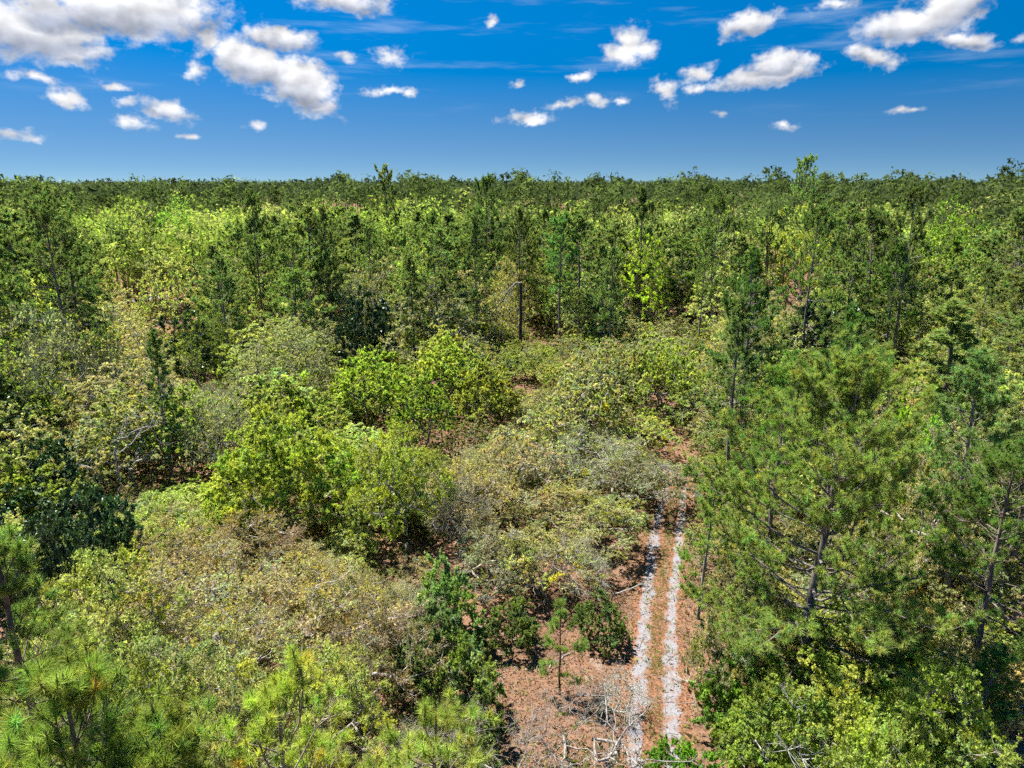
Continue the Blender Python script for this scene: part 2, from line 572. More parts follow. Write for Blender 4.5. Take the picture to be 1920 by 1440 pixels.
def needle_tufts(P, D, n, L, w, tint, droop=0.15, back=0.25):
    """bursts of needles round each shoot tip"""
    m = len(P)
    P = np.repeat(P, n, 0); D = np.repeat(D, n, 0); tint = np.repeat(tint, n, 0)
    r = rand_unit(m * n)
    perp = unit(r - (r * D).sum(1, keepdims=True) * D)
    th = rng.uniform(0.1, 1.45, (m * n, 1))
    d = unit(D * np.cos(th) + perp * np.sin(th) + np.array([0, 0, -droop]))
    ln = L * rng.uniform(0.7, 1.12, (m * n, 1))
    b = P + D * rng.uniform(-back, .12, (m * n, 1)) * L * 1.6
    side = unit(np.cross(d, rand_unit(m * n))) * w * .5
    v = np.stack([b - side, b + side, b + d * ln], 1).reshape(-1, 3)
    f = (np.arange(m * n) * 3)[:, None] + np.arange(3)[None]
    tn = (tint * rng.normal(1, .16, (m * n, 1))).clip(.3, 2.2)
    return v, f, np.repeat(tn, 3, 0)


def pine_profile(t, shape):
    if shape == 'round':
        return (0.55 + 0.45 * min(1, t * 3.2)) * (1 - t ** 2.6) ** 0.75 + 0.05
    if shape == 'broad':
        return (0.75 + 0.25 * min(1, t * 4)) * (1 - t ** 2.0) ** 0.72 + 0.06
    return (0.6 + 0.4 * min(1, t * 4)) * (1 - t) ** 0.72 + 0.08       # cone


def grow_pine(h, R, crown0=0.4, shape='round', whorl=0.6, per=(3, 5), needles=30, nl=0.22, nw=0.02, sub=7, tuft_mult=1.0,
              lean=(0, 0), stubs=10, trunk_r=None, sides=9, limbs=False, leaders=1, gap=0.12, bsides=4, zmin=None, tuft_gap=.33):
    """returns trunk wood, list of limb woods, foliage chunks, list of shoot tips"""
    trunk = Wood()
    tr = trunk_r or 0.0105 * h + 0.03
    nz = 14
    z = np.linspace(-0.3, h, nz)
    wob = np.cumsum(rng.normal(0, .035, (nz, 2)), 0) * (h / 16)
    wob -= wob[0]
    q = (z / h).clip(0, 1)
    axis = np.stack([wob[:, 0] + lean[0] * q ** 1.3, wob[:, 1] + lean[1] * q ** 1.3, z], 1)
    rad_t = tr * (1 - q * 0.93) ** 0.8 + 0.008
    rad_t[0] *= 1.3
    if zmin is None:
        trunk.line(axis, rad_t, sides)
    else:
        ks = z >= zmin
        trunk.line(axis[ks], rad_t[ks], sides)

    def axp(zz):
        return np.array([np.interp(zz, z, axis[:, i]) for i in range(3)])

    limb_w, tips, dirs = [], [], []
    zz = h * crown0
    common = Wood()
    ga = rng.uniform(0, 6.28)
    while zz < h * 0.985:
        t = (zz - h * crown0) / (h * (1 - crown0))
        nb = rng.integers(per[0], per[1] + 1)
        if rng.random() < gap and t < .8:
            zz += whorl * rng.uniform(.5, 1); continue
        ga += 2.4 + rng.normal(0, .4)
        for b in range(nb):
            az = ga + b * 6.283 / nb + rng.normal(0, .3)
            L = R * pine_profile(t, shape) * rng.uniform(0.5, 1.25)
            el0 = rad(-8 + 62 * t ** 1.4 + rng.normal(0, 9))
            w = Wood() if limbs and L > R * .55 and t < .75 else common
            if w is not common:
                limb_w.append(w)
            k = 6
            p = axp(zz + rng.normal(0, whorl * .2))
            pts = [p]
            el = el0; a = az
            for i in range(k):
                el += rad(rng.normal(4.5, 8)); a += rng.normal(0, .13)
                p = p + np.array([math.cos(a) * math.cos(el), math.sin(a) * math.cos(el), math.sin(el)]) * L / k
                pts.append(p)
            pts = np.array(pts)
            br = min(rad_t[0] * .30, 0.012 + 0.0095 * L) * (1 - .3 * t)
            w.line(pts, np.linspace(br, 0.007, k + 1), bsides)
            fin = unit(pts[-1] - pts[-2])
            tips.append(pts[-1]); dirs.append(fin)
            ns = max(2, int(sub * (0.45 + 0.55 * L / R) * tuft_mult))
            for s in range(ns):
                u = rng.uniform(0.30, 1.0) ** .8 * k - 1e-4
                i = min(int(u), k - 1)
                p0 = pts[i] + (pts[i + 1] - pts[i]) * (u - i)
                bd = unit(pts[i + 1] - pts[i])
                sgn = 1 if s % 2 else -1
                lat = unit(np.cross(bd, [0, 0, 1.0])) * sgn
                d = unit(bd * rng.uniform(.35, 1) + lat * rng.uniform(.2, 1.0) + np.array([0, 0, rng.uniform(-.1, .55)]))
                sl = L * rng.uniform(.12, .34) * (1.15 - .6 * u / k) + .15
                d2 = unit(d + np.array([0, 0, rng.uniform(.2, .7)]))
                m_ = p0 + d * sl * .55; e_ = m_ + d2 * sl * .45
                w.line([p0, m_, e_], [0.013 + .003 * L * .4, .009, .006], 3)
                tips.append(e_); dirs.append(d2)
                for q_ in range(int(sl / tuft_gap)):
                    w_ = rng.uniform(.15, .95)
                    b_ = p0 + (m_ - p0) * w_ / .55 if w_ < .55 else m_ + (e_ - m_) * (w_ - .55) / .45
                    sd_ = unit(d + rng.normal(0, .6, 3) + np.array([0, 0, .3]))
                    tips.append(b_ + sd_ * rng.uniform(.08, .30)); dirs.append(sd_)
        zz += whorl * rng.uniform(.7, 1.3) * (1.15 - .45 * t)
    tips.append(axp(h)); dirs.append(np.array([0, 0, 1.0]))
    for s in range(stubs):
        zs = h * rng.uniform(.12, crown0 + .1)
        a = rng.uniform(0, 6.28)
        p = axp(zs); L = rng.uniform(.3, 1.0) * R * .45
        e1 = p + np.array([math.cos(a), math.sin(a), rng.uniform(-.2, .3)]) * L * .6
        e2 = e1 + np.array([math.cos(a + .3), math.sin(a + .3), rng.uniform(-.3, .4)]) * L * .4
        common.line([p, e1, e2], [.022, .014, .006], 3)
    limb_w.append(common)
    tips = np.array(tips); dirs = unit(np.array(dirs) + np.array([0, 0, .55]))
    m = len(tips)
    tint = rng.normal(1, .17, (m, 1)) * np.stack([1 + rng.normal(0, .13, m), np.ones(m), 1 + rng.normal(0, .15, m)], 1)
    old = rng.random(m) < .012
    tint[old] *= np.array([1.35, .95, .8])
    fol = needle_tufts(tips, dirs, needles, nl, nw, tint.clip(.4, 1.9))
    return trunk, limb_w, [fol], (tips, dirs)


# ------------------------------------------------------------------ object helpers
TREES = []        # bookkeeping for labels


def empty(name, loc, rz=0.0, scale=(1, 1, 1)):
    o = bpy.data.objects.new(name, None)
    C.objects.link(o)
    o.location = loc; o.rotation_euler = (0, 0, rz); o.scale = scale
    o.empty_display_size = 0.5
    return o


def child(name, me, parent, color=None):
    o = bpy.data.objects.new(name, me)
    C.objects.link(o)
    o.parent = parent
    if color is not None:
        o.color = (*color, 1)
    return o


def jitter(c, s):
    k = rng.normal(1, s)
    return tuple(float(max(0.004, v * k * rng.normal(1, s * .28))) for v in c)


GAIN = dict(G=1.72, Y=1.65, T=1.5, S=1.5, O=1.68, D=1.4, V=1.5, P=1.95)
# leaf colour, bark colour for each look
LOOK = {
    'G': ((0.195, 0.255, 0.038), (0.24, 0.225, 0.205)),
    'Y': ((0.270, 0.285, 0.062), (0.34, 0.325, 0.30)),
    'T': ((0.285, 0.250, 0.110), (0.46, 0.435, 0.40)),
    'S': ((0.230, 0.230, 0.105), (0.38, 0.37, 0.345)),
    'O': ((0.185, 0.210, 0.056), (0.42, 0.41, 0.38)),
    'D': ((0.036, 0.066, 0.024), (0.14, 0.13, 0.12)),
    'V': ((0.130, 0.195, 0.038), (0.20, 0.18, 0.16)),
    'P': ((0.112, 0.142, 0.046), (0.24, 0.215, 0.20)),
}

# ------------------------------------------------------------------ ground, track, sand
PATH_L = [(1150, 1640), (1180, 1500), (1190, 1440), (1195, 1350), (1198, 1270), (1203, 1200), (1208, 1150), (1214, 1100), (1221, 1050), (1229, 1000),
          (1235, 970), (1243, 940), (1254, 905), (1256, 880), (1250, 855), (1243, 832), (1234, 812), (1212, 795)]
PATH_R = [(1262, 1640), (1263, 1500), (1262, 1440), (1260, 1350), (1258, 1270), (1258, 1200), (1260, 1150), (1263, 1100), (1267, 1050), (1272, 1000),
          (1276, 970), (1280, 940), (1284, 905), (1280, 880), (1270, 855), (1260, 832), (1248, 812), (1224, 795)]


def ground_sheet():
    m = bpy.data.meshes.new('ground')
    s = 9000.0
    m.from_pydata([(-s, -600, 0), (s, -600, 0), (s, s, 0), (-s, s, 0)], [], [(0, 1, 2, 3)])
    m.materials.append(MAT_GROUND)
    o = bpy.data.objects.new('ground', m)
    C.objects.link(o)
    o['kind'] = 'structure'; o['label'] = 'rust-brown forest floor of leaf litter under the trees'


def resample(pts, n):
    pts = np.array(pts)
    s = np.r_[0, np.cumsum(np.linalg.norm(np.diff(pts, axis=0), axis=1))]
    u = np.linspace(0, s[-1], n)
    out = np.stack([np.interp(u, s, pts[:, i]) for i in range(pts.shape[1])], 1)
    for _ in range(6):
        out[1:-1] = (out[:-2] + out[1:-1] * 2 + out[2:]) / 4
    return out


def rut(name, pix, width, z, label):
    c = resample([at_z(*p)[:2] for p in pix], 320)
    t = unit(np.gradient(c, axis=0)); nrm = np.stack([-t[:, 1], t[:, 0]], 1)
    nn = len(c)

    def ragged():
        w = np.zeros(nn)
        for k, a in ((6, .13), (14, .14), (40, .12), (110, .09)):
            w += a * np.interp(np.linspace(0, k, nn), np.arange(k + 1), rng.normal(0, 1, k + 1))
        return w
    wl = width * .5 + ragged(); wr = width * .5 + ragged()
    cols, edge = [], []
    for q in (-1, -.5, 0, .5, 1):
        ww = np.where(q < 0, wl, wr).clip(.12, 1.4) if q else 0 * wl
        p = c + nrm * (np.abs(q) * np.sign(q) * ww)[:, None]
        cols.append(np.c_[p, np.full(nn, z)])
        edge.append((1 - abs(q)) * np.interp(np.linspace(0, 1, nn), [0, .55, .72, 1], [1, 1, .62, .5]))
    v = np.stack(cols, 1).reshape(-1, 3)
    i = np.arange(nn - 1)[:, None] * 5 + np.arange(4)[None]
    f = np.stack([i, i + 1, i + 6, i + 5], -1).reshape(-1, 4)
    e = np.stack(edge, 1).reshape(-1)
    me = build_mesh(name, [(v, f[:, ::-1], np.stack([e, e, e], 1))], MAT_SAND)
    o = bpy.data.objects.new(name, me); C.objects.link(o)
    o['kind'] = 'structure'; o['label'] = label


ground_sheet()
rut('track', PATH_L, 1.66, 0.010, 'left white sand wheel rut of the track through the wood')
rut('track', PATH_R, 1.48, 0.014, 'right white sand wheel rut of the track through the wood')


def sand_patch(px, py, rx, ry, label):
    c = at_z(px, py)
    a = np.linspace(0, 6.283, 41)[:-1]
    r = 1 + .18 * np.sin(3 * a + 1) + .12 * np.sin(7 * a) + rng.normal(0, .06, 40)
    v = np.c_[c[0] + np.cos(a) * rx * r, c[1] + np.sin(a) * ry * r, np.full(40, .012)]
    v = np.r_[v, [[c[0], c[1], .012]]]
    f = np.stack([np.arange(40), (np.arange(40) + 1) % 40, np.full(40, 40)], 1)
    e = np.r_[np.zeros(40), 2.0][:, None] * np.ones((1, 3))
    o = bpy.data.objects.new('path', build_mesh('path', [(v, f, e)], MAT_SAND)); C.objects.link(o)
    o['kind'] = 'structure'; o['label'] = label


sand_patch(275, 558, 4.5, 9, 'pale sandy clearing glimpsed between yellow oaks at left')

# ------------------------------------------------------------------ prototypes shared by copies
PROTO = {}


def add_proto(key, h, R, wood, fol, leafmat, barkmat):
    PROTO.setdefault(key, []).append((build_mesh(key + '_wood', wood.chunks(), barkmat, True),
                                      build_mesh(key + '_leaves', fol, leafmat), h, R))


def oak_proto(look, lod):
    p = dict(h=8.0, R=4.0)
    if look == 'G':
        p.update(nclump=74, twigs=8, leaves=16000, lsize=.125, clump_r=.80, base_z=.28, flat=.70)
    elif look == 'Y':
        p.update(nclump=70, twigs=9, leaves=10500, lsize=.105, clump_r=.78, r_tip=.015, base_z=.26, flat=.66, warm=.04, tintvar=.24)
    elif look == 'T':
        p.update(h=7.0, nclump=70, twigs=12, leaves=7500, lsize=.09, clump_r=.76, base_z=.24, flat=.60, warm=.08, tintvar=.26, r_tip=.016)
    elif look == 'S':
        p.update(h=7.0, nclump=48, twigs=18, leaves=2600, lsize=.09, clump_r=1.0, base_z=.25, flat=.6, twiglets=4, r_tip=.013, tintvar=.3)
    elif look == 'O':
        p.update(h=7.5, nclump=70, twigs=9, leaves=10500, lsize=.105, clump_r=.76, r_tip=.015, base_z=.25, flat=.68, tintvar=.28, warm=.05)
    elif look == 'D':
        p.update(nclump=60, twigs=5, leaves=9500, lsize=.17, clump_r=.95, base_z=.15, flat=.72, low=.0, aspect=.5)
    elif look == 'V':
        p.update(h=4.0, R=2.2, nclump=34, twigs=7, leaves=9000, lsize=.11, clump_r=.7, base_z=.12, flat=.7, low=.0, stems=2)
    p['leaves'] = int(p['leaves'] * 2.7); p['lsize'] *= 1.08
    if lod == 'mid':
        p.update(leaves=int(p['leaves'] * .36), lsize=p['lsize'] * 1.62, twigs=max(3, p['twigs'] // 2), twiglets=1 if look != 'S' else 3,
                 sides=(5, 4, 3), sub_r=.009)
    if lod == 'far':
        p.update(leaves=int(p['leaves'] * .13), lsize=p['lsize'] * 2.7, twigs=2 if look != 'S' else 7, twiglets=0 if look != 'S' else 2,
                 sides=(4, 3, 3), nclump=int(p['nclump'] * .75), r_tip=.02, sub_r=.014)
    w, f = grow_oak(**p)
    add_proto(look + lod, p['h'], p['R'], w, f, MAT_GLOSSY if look == 'D' else MAT_LEAF, MAT_BARK)


for look, a, b, c in (('G', 2, 3, 2), ('Y', 3, 3, 2), ('T', 3, 3, 2), ('S', 2, 2, 1), ('O', 3, 3, 2), ('D', 1, 1, 1), ('V', 2, 1, 1)):
    for lod, n in (('near', a), ('mid', b), ('far', c)):
        for _ in range(n):
            oak_proto(look, lod)


def tall_proto(look):
    w, f = grow_oak(15.0, 6.6, 105, 4, 9600 if look in 'GY' else 8000, .27, base_z=.14, flat=.66, clump_r=1.5, twiglets=1, r_tip=.022, sub_r=.013,
                    sides=(6, 4, 3), tintvar=.2, low=.0)
    add_proto(look + 'tall', 15.0, 6.6, w, f, MAT_LEAF, MAT_BARK)


for look in 'GGGYYTTOO':
    tall_proto(look)


def pine_proto(lod, shape, R, crown0):
    if lod == 'near':
        kw = dict(needles=40, nl=.27, nw=.030, sub=11, whorl=.62, sides=9)
    elif lod == 'mid':
        kw = dict(needles=24, nl=.31, nw=.062, sub=10, tuft_gap=.36, whorl=.68, sides=7, bsides=3)
    else:
        kw = dict(needles=15, nl=.44, nw=.14, sub=8, tuft_gap=.5, whorl=.85, sides=5, bsides=3, stubs=4)
    tr, limbs, fol, _ = grow_pine(16.0, R, crown0=crown0, shape=shape, gap=.22, lean=(rng.normal(0, .4), rng.normal(0, .4)), **kw)
    w = Wood()
    for x in [tr] + limbs:
        for k, lst in x.b.items():
            w.b.setdefault(k, []).extend(lst)
    add_proto('P' + lod, 16.0, R, w, fol, MAT_NEEDLE, MAT_PINE_BARK)


for s, R, c0 in (('round', 3.1, .42), ('cone', 2.9, .28), ('broad', 4.2, .36)):
    pine_proto('near', s, R, c0)
for s, R, c0 in (('round', 3.3, .42), ('cone', 3.1, .22), ('broad', 4.3, .38), ('round', 3.7, .30), ('cone', 2.8, .30), ('broad', 5.2, .34)):
    pine_proto('mid', s, R, c0)
for s, R, c0 in (('round', 3.8, .36), ('cone', 3.3, .24), ('broad', 5.0, .36), ('round', 4.4, .42)):
    pine_proto('far', s, R, c0)
PINE_SHAPE = {'round': 0, 'cone': 1, 'broad': 2}

KIND = {'G': ('lime_oak', 'oak', 'lime-green leafy oak'), 'Y': ('yellow_oak', 'oak', 'yellow-green oak'), 'T': ('budding_oak', 'oak', 'tan budding oak'),
        'S': ('bare_tree', 'bare tree', 'grey nearly leafless tree'), 'O': ('olive_oak', 'oak', 'dull olive-green oak'),
        'D': ('evergreen_tree', 'evergreen tree', 'dark glossy evergreen tree'), 'V': ('leafy_shrub', 'shrub', 'vivid green shrub'),
        'P': ('pine_tree', 'pine tree', 'dark green pine')}
GROUP = {'G': 'lime-green oaks', 'Y': 'yellow-green oaks', 'T': 'tan budding oaks', 'S': 'leafless grey trees', 'O': 'olive-green oaks',
         'D': 'dark evergreen trees', 'V': 'vivid green shrubs', 'P': 'pines standing in the wood'}


def place(look, x, y, h, R, variant=None, color=None, lean=(0, 0), z=0.0, label=None, ref=None, lod=None, name=None, cat=None, vis=.6, hero=False):
    d = math.hypot(x, y)
    lod = lod or ('near' if d < 52 else 'mid' if d < 105 else 'far')
    if h > 10.5 and look in 'GYTO' and d > 62:
        lod = 'tall'
    protos = PROTO[look + lod]
    wood, leaf, h0, R0 = protos[(variant if variant is not None else int(rng.integers(0, 99))) % len(protos)]
    k = h / h0
    kr = R / R0
    kr = min(max(kr, k * .55), k * 1.9)
    nm, ct, _ = KIND[look]
    root = empty(name or nm, (x, y, z), rng.uniform(0, 6.283), (kr, kr, k))
    if lean != (0, 0):
        root.rotation_euler = (lean[0], lean[1], root.rotation_euler[2])
    lc, bc = LOOK[look]
    child('trunk', wood, root, jitter(bc, .12))
    c_ = np.array(color or lc) * GAIN[look] * (np.array([1.12, 1.0, 1.6]) if look in 'GO' else np.array([1.1, 1.0, 1.6]) if look == 'V' else np.array([.93, 1.0, 1.5]) if look == 'Y' else np.array([.96, 1.0, 1.0]))
    child('crown', leaf, root, jitter(tuple(c_), .13))
    root['category'] = cat or ct
    root['group'] = GROUP[look]
    t = dict(o=root, look=look, x=x, y=y, h=h, R=R, d=d, label=label, ref=ref, vis=vis, hero=hero)
    cx, cy, dep = project((x, y, h * .7))
    t['px'], t['py'] = float(cx), float(cy)
    t['top'] = float(project((x, y, h))[1]); t['base'] = float(project((x, y, 0))[1]); t['rpx'] = R * FPX / float(dep)
    TREES.append(t)
    if label:
        root['label'] = label
    return root


def hero(look, px, ytop, d, R, label=None, ref=None, **kw):
    p = at_range(px, ytop, d)
    return place(look, p[0], p[1], max(p[2], 1.2), R, label=label, ref=ref, hero=True, **kw)


# ------------------------------------------------------------------ the nearest pines, each built on its own


def built_pine(px, ytop, d, R, label, ref, color, bark, buds=True, lookname='pine_tree', **kw):
    p = at_range(px, ytop, d)
    h = p[2]
    tr, limbs, fol, (tips, dirs) = grow_pine(h, R, limbs=True, **kw)
    root = empty(lookname, (p[0], p[1], 0))
    child('trunk', build_mesh('pine_trunk', tr.chunks(), MAT_PINE_BARK, True), root, bark)
    for i, w in enumerate(limbs):
        if not w.b:
            continue
        o = child('limb' if i < len(limbs) - 1 else 'branches', build_mesh('pine_limb', w.chunks(), MAT_PINE_BARK, True), root, bark)
        if i == len(limbs) - 1:
            o['kind'] = 'stuff'
    child('crown', build_mesh('pine_needles', fol, MAT_NEEDLE), root, tuple(v * GAIN['P'] for v in color))
    if buds:
        w = Wood()
        sel = rng.random(len(tips)) < .55
        P, D = tips[sel], unit(dirs[sel] + np.array([0, 0, .8]))
        w.seg(P, P + D * .05, .010, .013, 5)
        w.seg(P + D * .05, P + D * .13, .013, .003, 5)
        o = child('shoot_buds', build_mesh('shoot_buds', w.chunks(), MAT_BARK, True), root, (.42, .30, .20))
        o['kind'] = 'stuff'
    root['category'] = 'pine tree'; root['group'] = GROUP['P']; root['label'] = label
    cx, cy, dep = project((p[0], p[1], h * .7))
    TREES.append(dict(o=root, look='P', x=p[0], y=p[1], h=h, R=R, d=d, label=label, ref=ref, vis=.85, hero=True, px=float(cx), py=float(cy),
                      top=ytop, base=float(project((p[0], p[1], 0))[1]), rpx=R * FPX / float(dep)))
    return root


PG = (.088, .150, .030)
built_pine(1575, 705, 33.5, 7.0, 'big spreading pine with long grey limbs right of the white sand track', 'big spreading pine by the track',
           (.135, .178, .045), (.19, .17, .158), crown0=.14, shape='broad', whorl=.56, per=(3, 5), needles=56, nl=.27, nw=.021, sub=20,
           stubs=8, trunk_r=.27, sides=14, lean=(.5, 0), gap=.10, bsides=6, buds=False)
built_pine(85, 1270, 9.4, 1.75, 'long-needled pine top filling the bottom left corner of the picture', 'bottom left corner pine',
           (.135, .185, .036), (.22, .18, .16), crown0=.70, shape='round', whorl=.42, per=(4, 6), needles=75, nl=.22, nw=.0095, sub=10, stubs=0,
           trunk_r=.12, zmin=10)
built_pine(245, 1370, 8.8, 1.25, 'lower long-needled pine top tucked right of the bottom left corner pine', 'lower pine beside the corner pine',
           (.130, .172, .036), (.20, .16, .14), crown0=.74, shape='round', whorl=.42, per=(4, 5), needles=75, nl=.21, nw=.0095, sub=9, stubs=0,
           trunk_r=.10, zmin=10)
built_pine(570, 1300, 10.4, 2.2, 'bright yellow-green pine top at the bottom edge left of centre', 'bright pine at the bottom edge',
           (.20, .25, .044), (.26, .22, .19), crown0=.72, shape='round', whorl=.50, per=(3, 5), needles=75, nl=.21, nw=.0095, sub=9, stubs=0,
           trunk_r=.12, zmin=10)
built_pine(815, 1340, 10.6, 1.5, 'small bright pine top at the bottom edge just left of the sandy clearing', 'small bright pine top at the bottom edge',
           (.180, .220, .046), (.26, .22, .19), crown0=.76, shape='round', whorl=.50, per=(3, 4), needles=75, nl=.21, nw=.0095, sub=8, stubs=0,
           trunk_r=.10, zmin=10)
built_pine(-10, 1020, 20.5, 2.0, 'green pine cut off by the left edge above the corner pine', 'pine cut off by the left edge',
           (.110, .158, .038), (.2, .16, .14), crown0=.5, shape='round', whorl=.5, per=(4, 5), needles=70, nl=.27, nw=.013, sub=9, stubs=4)
built_pine(1052, 1128, 31.6, 1.6, 'slim young pine sapling standing in the brown clearing left of the track', 'pine sapling in the clearing',
           (.115, .165, .040), (.17, .10, .075), crown0=.22, shape='cone', whorl=.55, per=(2, 4), needles=80, nl=.28, nw=.014, sub=6, stubs=2,
           trunk_r=.055, gap=.12, buds=False)
built_pine(1905, 855, 37, 4.2, 'dark pine cut off by the right edge below mid height', 'pine cut off by the right edge',
           (.078, .125, .030), (.2, .17, .15), crown0=.35, shape='broad', whorl=.6, per=(3, 4), needles=45, nl=.27, nw=.022, sub=12, stubs=8, buds=False)

# ------------------------------------------------------------------ trees picked out of the photograph one by one
PD = (.088, .122, .038)
H = hero
H('P', 284, 628, 66, 2.0, 'slim dark pine with bare lower trunk above the scrub at left', 'slim dark pine at left', variant=1, color=PD, vis=.95)
H('P', 1053, 408, 113, 3.4, 'tall straight pine with tufted blue-green top near the picture centre', 'tall straight central pine', variant=0, color=(.085, .155, .05), vis=.74, lod='mid')
H('P', 893, 408, 109, 2.6, 'tall narrow pine standing left of the snapped dead trunk', 'tall narrow pine left of the snag', variant=1, vis=.74, lod='mid')
H('P', 1150, 472, 106, 2.8, 'pine with open dark crown right of the tall straight central pine', 'open pine right of the central pine', variant=3, vis=.72, lod='mid')
H('P', 82, 383, 92, 5.6, 'wide spreading dark pine near the left edge below the horizon', 'wide dark pine near the left edge', variant=5, color=PD, vis=.62, lod='mid')
H('P', 1690, 470, 110, 4.0, 'pine with pale forked lower limbs in the right part of the wood', 'pine with pale forked limbs', variant=2, vis=.95, lod='mid', color=(.09, .14, .035))
H('P', 1325, 432, 118, 1.9, 'thin pine on a bare pole trunk right of the lime oak', 'thin pole pine', variant=0, vis=.9, lod='mid')
H('P', 1420, 488, 74, 4.6, 'broad dark pine behind the track bend right of centre', 'broad dark pine beyond the bend', variant=2, color=(.07, .12, .032), vis=.8)
H('P', 1532, 398, 96, 5.0, 'dense dark pine under the golden oak on the right', 'dense pine under the golden oak', variant=5, color=PD, vis=.6)
H('P', 1722, 362, 110, 4.6, 'bushy round pine high on the right below the horizon', 'bushy round pine high on the right', variant=2, color=PD, vis=.6, lod='mid')
H('P', 1588, 600, 55, 3.6, 'mid-green pine directly behind the big spreading pine', 'mid-green pine behind the big one', variant=2, vis=.8, color=(.075, .135, .035))
H('P', 1478, 688, 43, 3.0, 'paler pine touching the left shoulder of the big spreading pine', 'paler pine at the big pine shoulder', variant=0, vis=.7, color=(.1, .155, .032))
H('P', 1392, 565, 62, 3.0, 'grey-green thin pine with long bare trunk left of the pale pine', 'thin grey-green pine over the track bend', variant=1, vis=.9, color=(.085, .125, .04))
H('P', 770, 480, 98, 2.8, 'young dense pine right of the dark evergreen in the middle distance', 'young pine right of the dark evergreen', variant=1, vis=.9)
H('P', 605, 398, 112, 2.9, 'dark pine standing among lime oaks left of centre', 'dark pine among lime oaks', variant=3, vis=.6, lod='mid')
H('P', 725, 322, 165, 4.2, 'tall pine rising above the skyline left of centre', 'tall skyline pine left of centre', variant=0, vis=.5)
H('P', 1515, 306, 200, 5.0, 'lone flat-topped pine standing highest on the right skyline', 'lone highest skyline pine', variant=2, vis=.3)
H('P', 470, 368, 122, 3.6, 'round-headed dark pine above the yellow oaks at left', 'round-headed pine at left', variant=3, vis=.7, lod='mid', color=PD)
H('P', 912, 345, 140, 4.4, 'dark full pine just below the horizon near the centre', 'full pine below the horizon', variant=2, vis=.6, color=PD)
H('P', 1210, 355, 132, 3.4, 'dark pine behind the bright lime oak right of centre', 'dark pine behind the lime oak', variant=1, vis=.6, color=PD)
H('P', 1345, 370, 128, 4.4, 'heavy dark pine between the lime oak and the golden oak', 'heavy pine between two bright oaks', variant=5, vis=.6, color=PD, lod='mid')
H('P', 690, 420, 118, 3.0, 'open pine right of the dark pine among lime oaks', 'open pine among lime oaks', variant=0, vis=.7, lod='mid')
H('P', 975, 400, 124, 3.2, 'open dark pine behind the snapped dead trunk', 'open pine behind the snag', variant=3, vis=.6, lod='mid')
H('P', 1855, 690, 45, 3.2, 'blue-green pine at the right edge above mid height', 'blue-green pine at the right edge', variant=0, vis=.6, color=(.10, .138, .046))
H('P', 1858, 1215, 33, 1.8, 'small bushy green pine low at the right edge', 'small bushy pine low at right', variant=1, vis=.5, color=(.07, .15, .035))
H('P', 1330, 900, 40, 1.6, 'slender light-green pine at the right border of the track', 'slender pine bordering the track', variant=1, vis=.5, color=(.125, .175, .036))

H('G', 515, 752, 50, 4.7, 'rounded lime-green tree left of the picture centre', 'rounded lime tree left of centre', color=(.215, .285, .034), vis=.95)
H('Y', 752, 778, 46, 3.7, 'tall airy yellow-green tree right of the rounded lime tree', 'airy yellow-green tree', color=(.25, .27, .03), vis=.95)
H('G', 690, 640, 76, 4.4, 'lime-green oak crown above the airy yellow-green tree', 'lime oak above the airy tree', color=(.17, .26, .026), vis=.9)
H('G', 835, 622, 78, 4.2, 'brightest lime-green oak left below the snapped dead trunk', 'brightest lime oak below the snag', color=(.205, .275, .034), vis=.9)
H('G', 905, 668, 72, 4.0, 'lime and tan oak just right of the brightest lime oak', 'lime and tan oak near centre', color=(.2, .25, .028), vis=.8)
H('G', 790, 700, 66, 3.6, 'lime oak with dark forked stems at the picture centre', 'lime oak with forked stems', color=(.15, .23, .025), vis=.8)
H('G', 1212, 418, 130, 6.2, 'bright lime oak crown standing among pines right of centre', 'bright lime oak among pines', color=(.22, .33, .022), vis=.8, lod='mid')
H('Y', 1505, 372, 150, 7.5, 'golden-yellow oak crown high on the right above dark pines', 'golden oak high on the right', color=(.25, .27, .03), vis=.7, lod='mid')
H('S', 1110, 805, 58, 5.6, 'flat-topped gnarled grey-green oak spreading left of the track bend', 'flat gnarled oak left of the track', name='oak_tree', cat='oak', vis=.9, lod='near', color=(.22, .24, .08))
H('O', 1180, 850, 54, 4.2, 'gnarled grey-green oak reaching over the sand track', 'grey-green oak over the track', vis=.9, lod='near', color=(.195, .21, .075))
H('O', 1318, 838, 57, 2.3, 'olive oak crowding the right side of the track bend', 'olive oak right of the bend', vis=.8)
H('Y', 1215, 770, 66, 3.0, 'yellow-green oak closing the far end of the sand track', 'yellow oak at the track end', vis=.6)
H('O', 1060, 900, 49, 3.6, 'olive oak below the flat gnarled oak', 'olive oak below the gnarled oak', vis=.8)
H('O', 1010, 985, 41, 3.2, 'olive oak with sinuous pale trunk at the top of the clearing', 'olive oak with sinuous trunk', vis=.9)
H('O', 1140, 925, 46.5, 3.6, 'olive oak leaning over the left rut above the clearing', 'olive oak over the left rut', vis=.8)
H('O', 930, 985, 41, 3.0, 'grey-green oak at the upper left of the brown clearing', 'grey-green oak over the clearing', vis=.8, color=(.17, .175, .07))
H('S', 1075, 1000, 41.5, 2.6, 'half-bare oak shading the top of the brown clearing', 'half-bare oak at the clearing top', vis=.8, name='oak_tree', cat='oak')
H('T', 300, 1022, 37, 5.0, 'tan budding oak in the left foreground behind the yellow oaks', 'tan oak in the left foreground', vis=.9)
H('T', 470, 945, 43, 4.2, 'orange-tan twiggy mound of oak below the rounded lime tree', 'twiggy tan mound below the lime tree', vis=.9, color=(.27, .225, .10))
H('T', 570, 1050, 35, 4.4, 'broad tan oak in bud left of the brown clearing', 'broad tan oak left of the clearing', vis=.9)
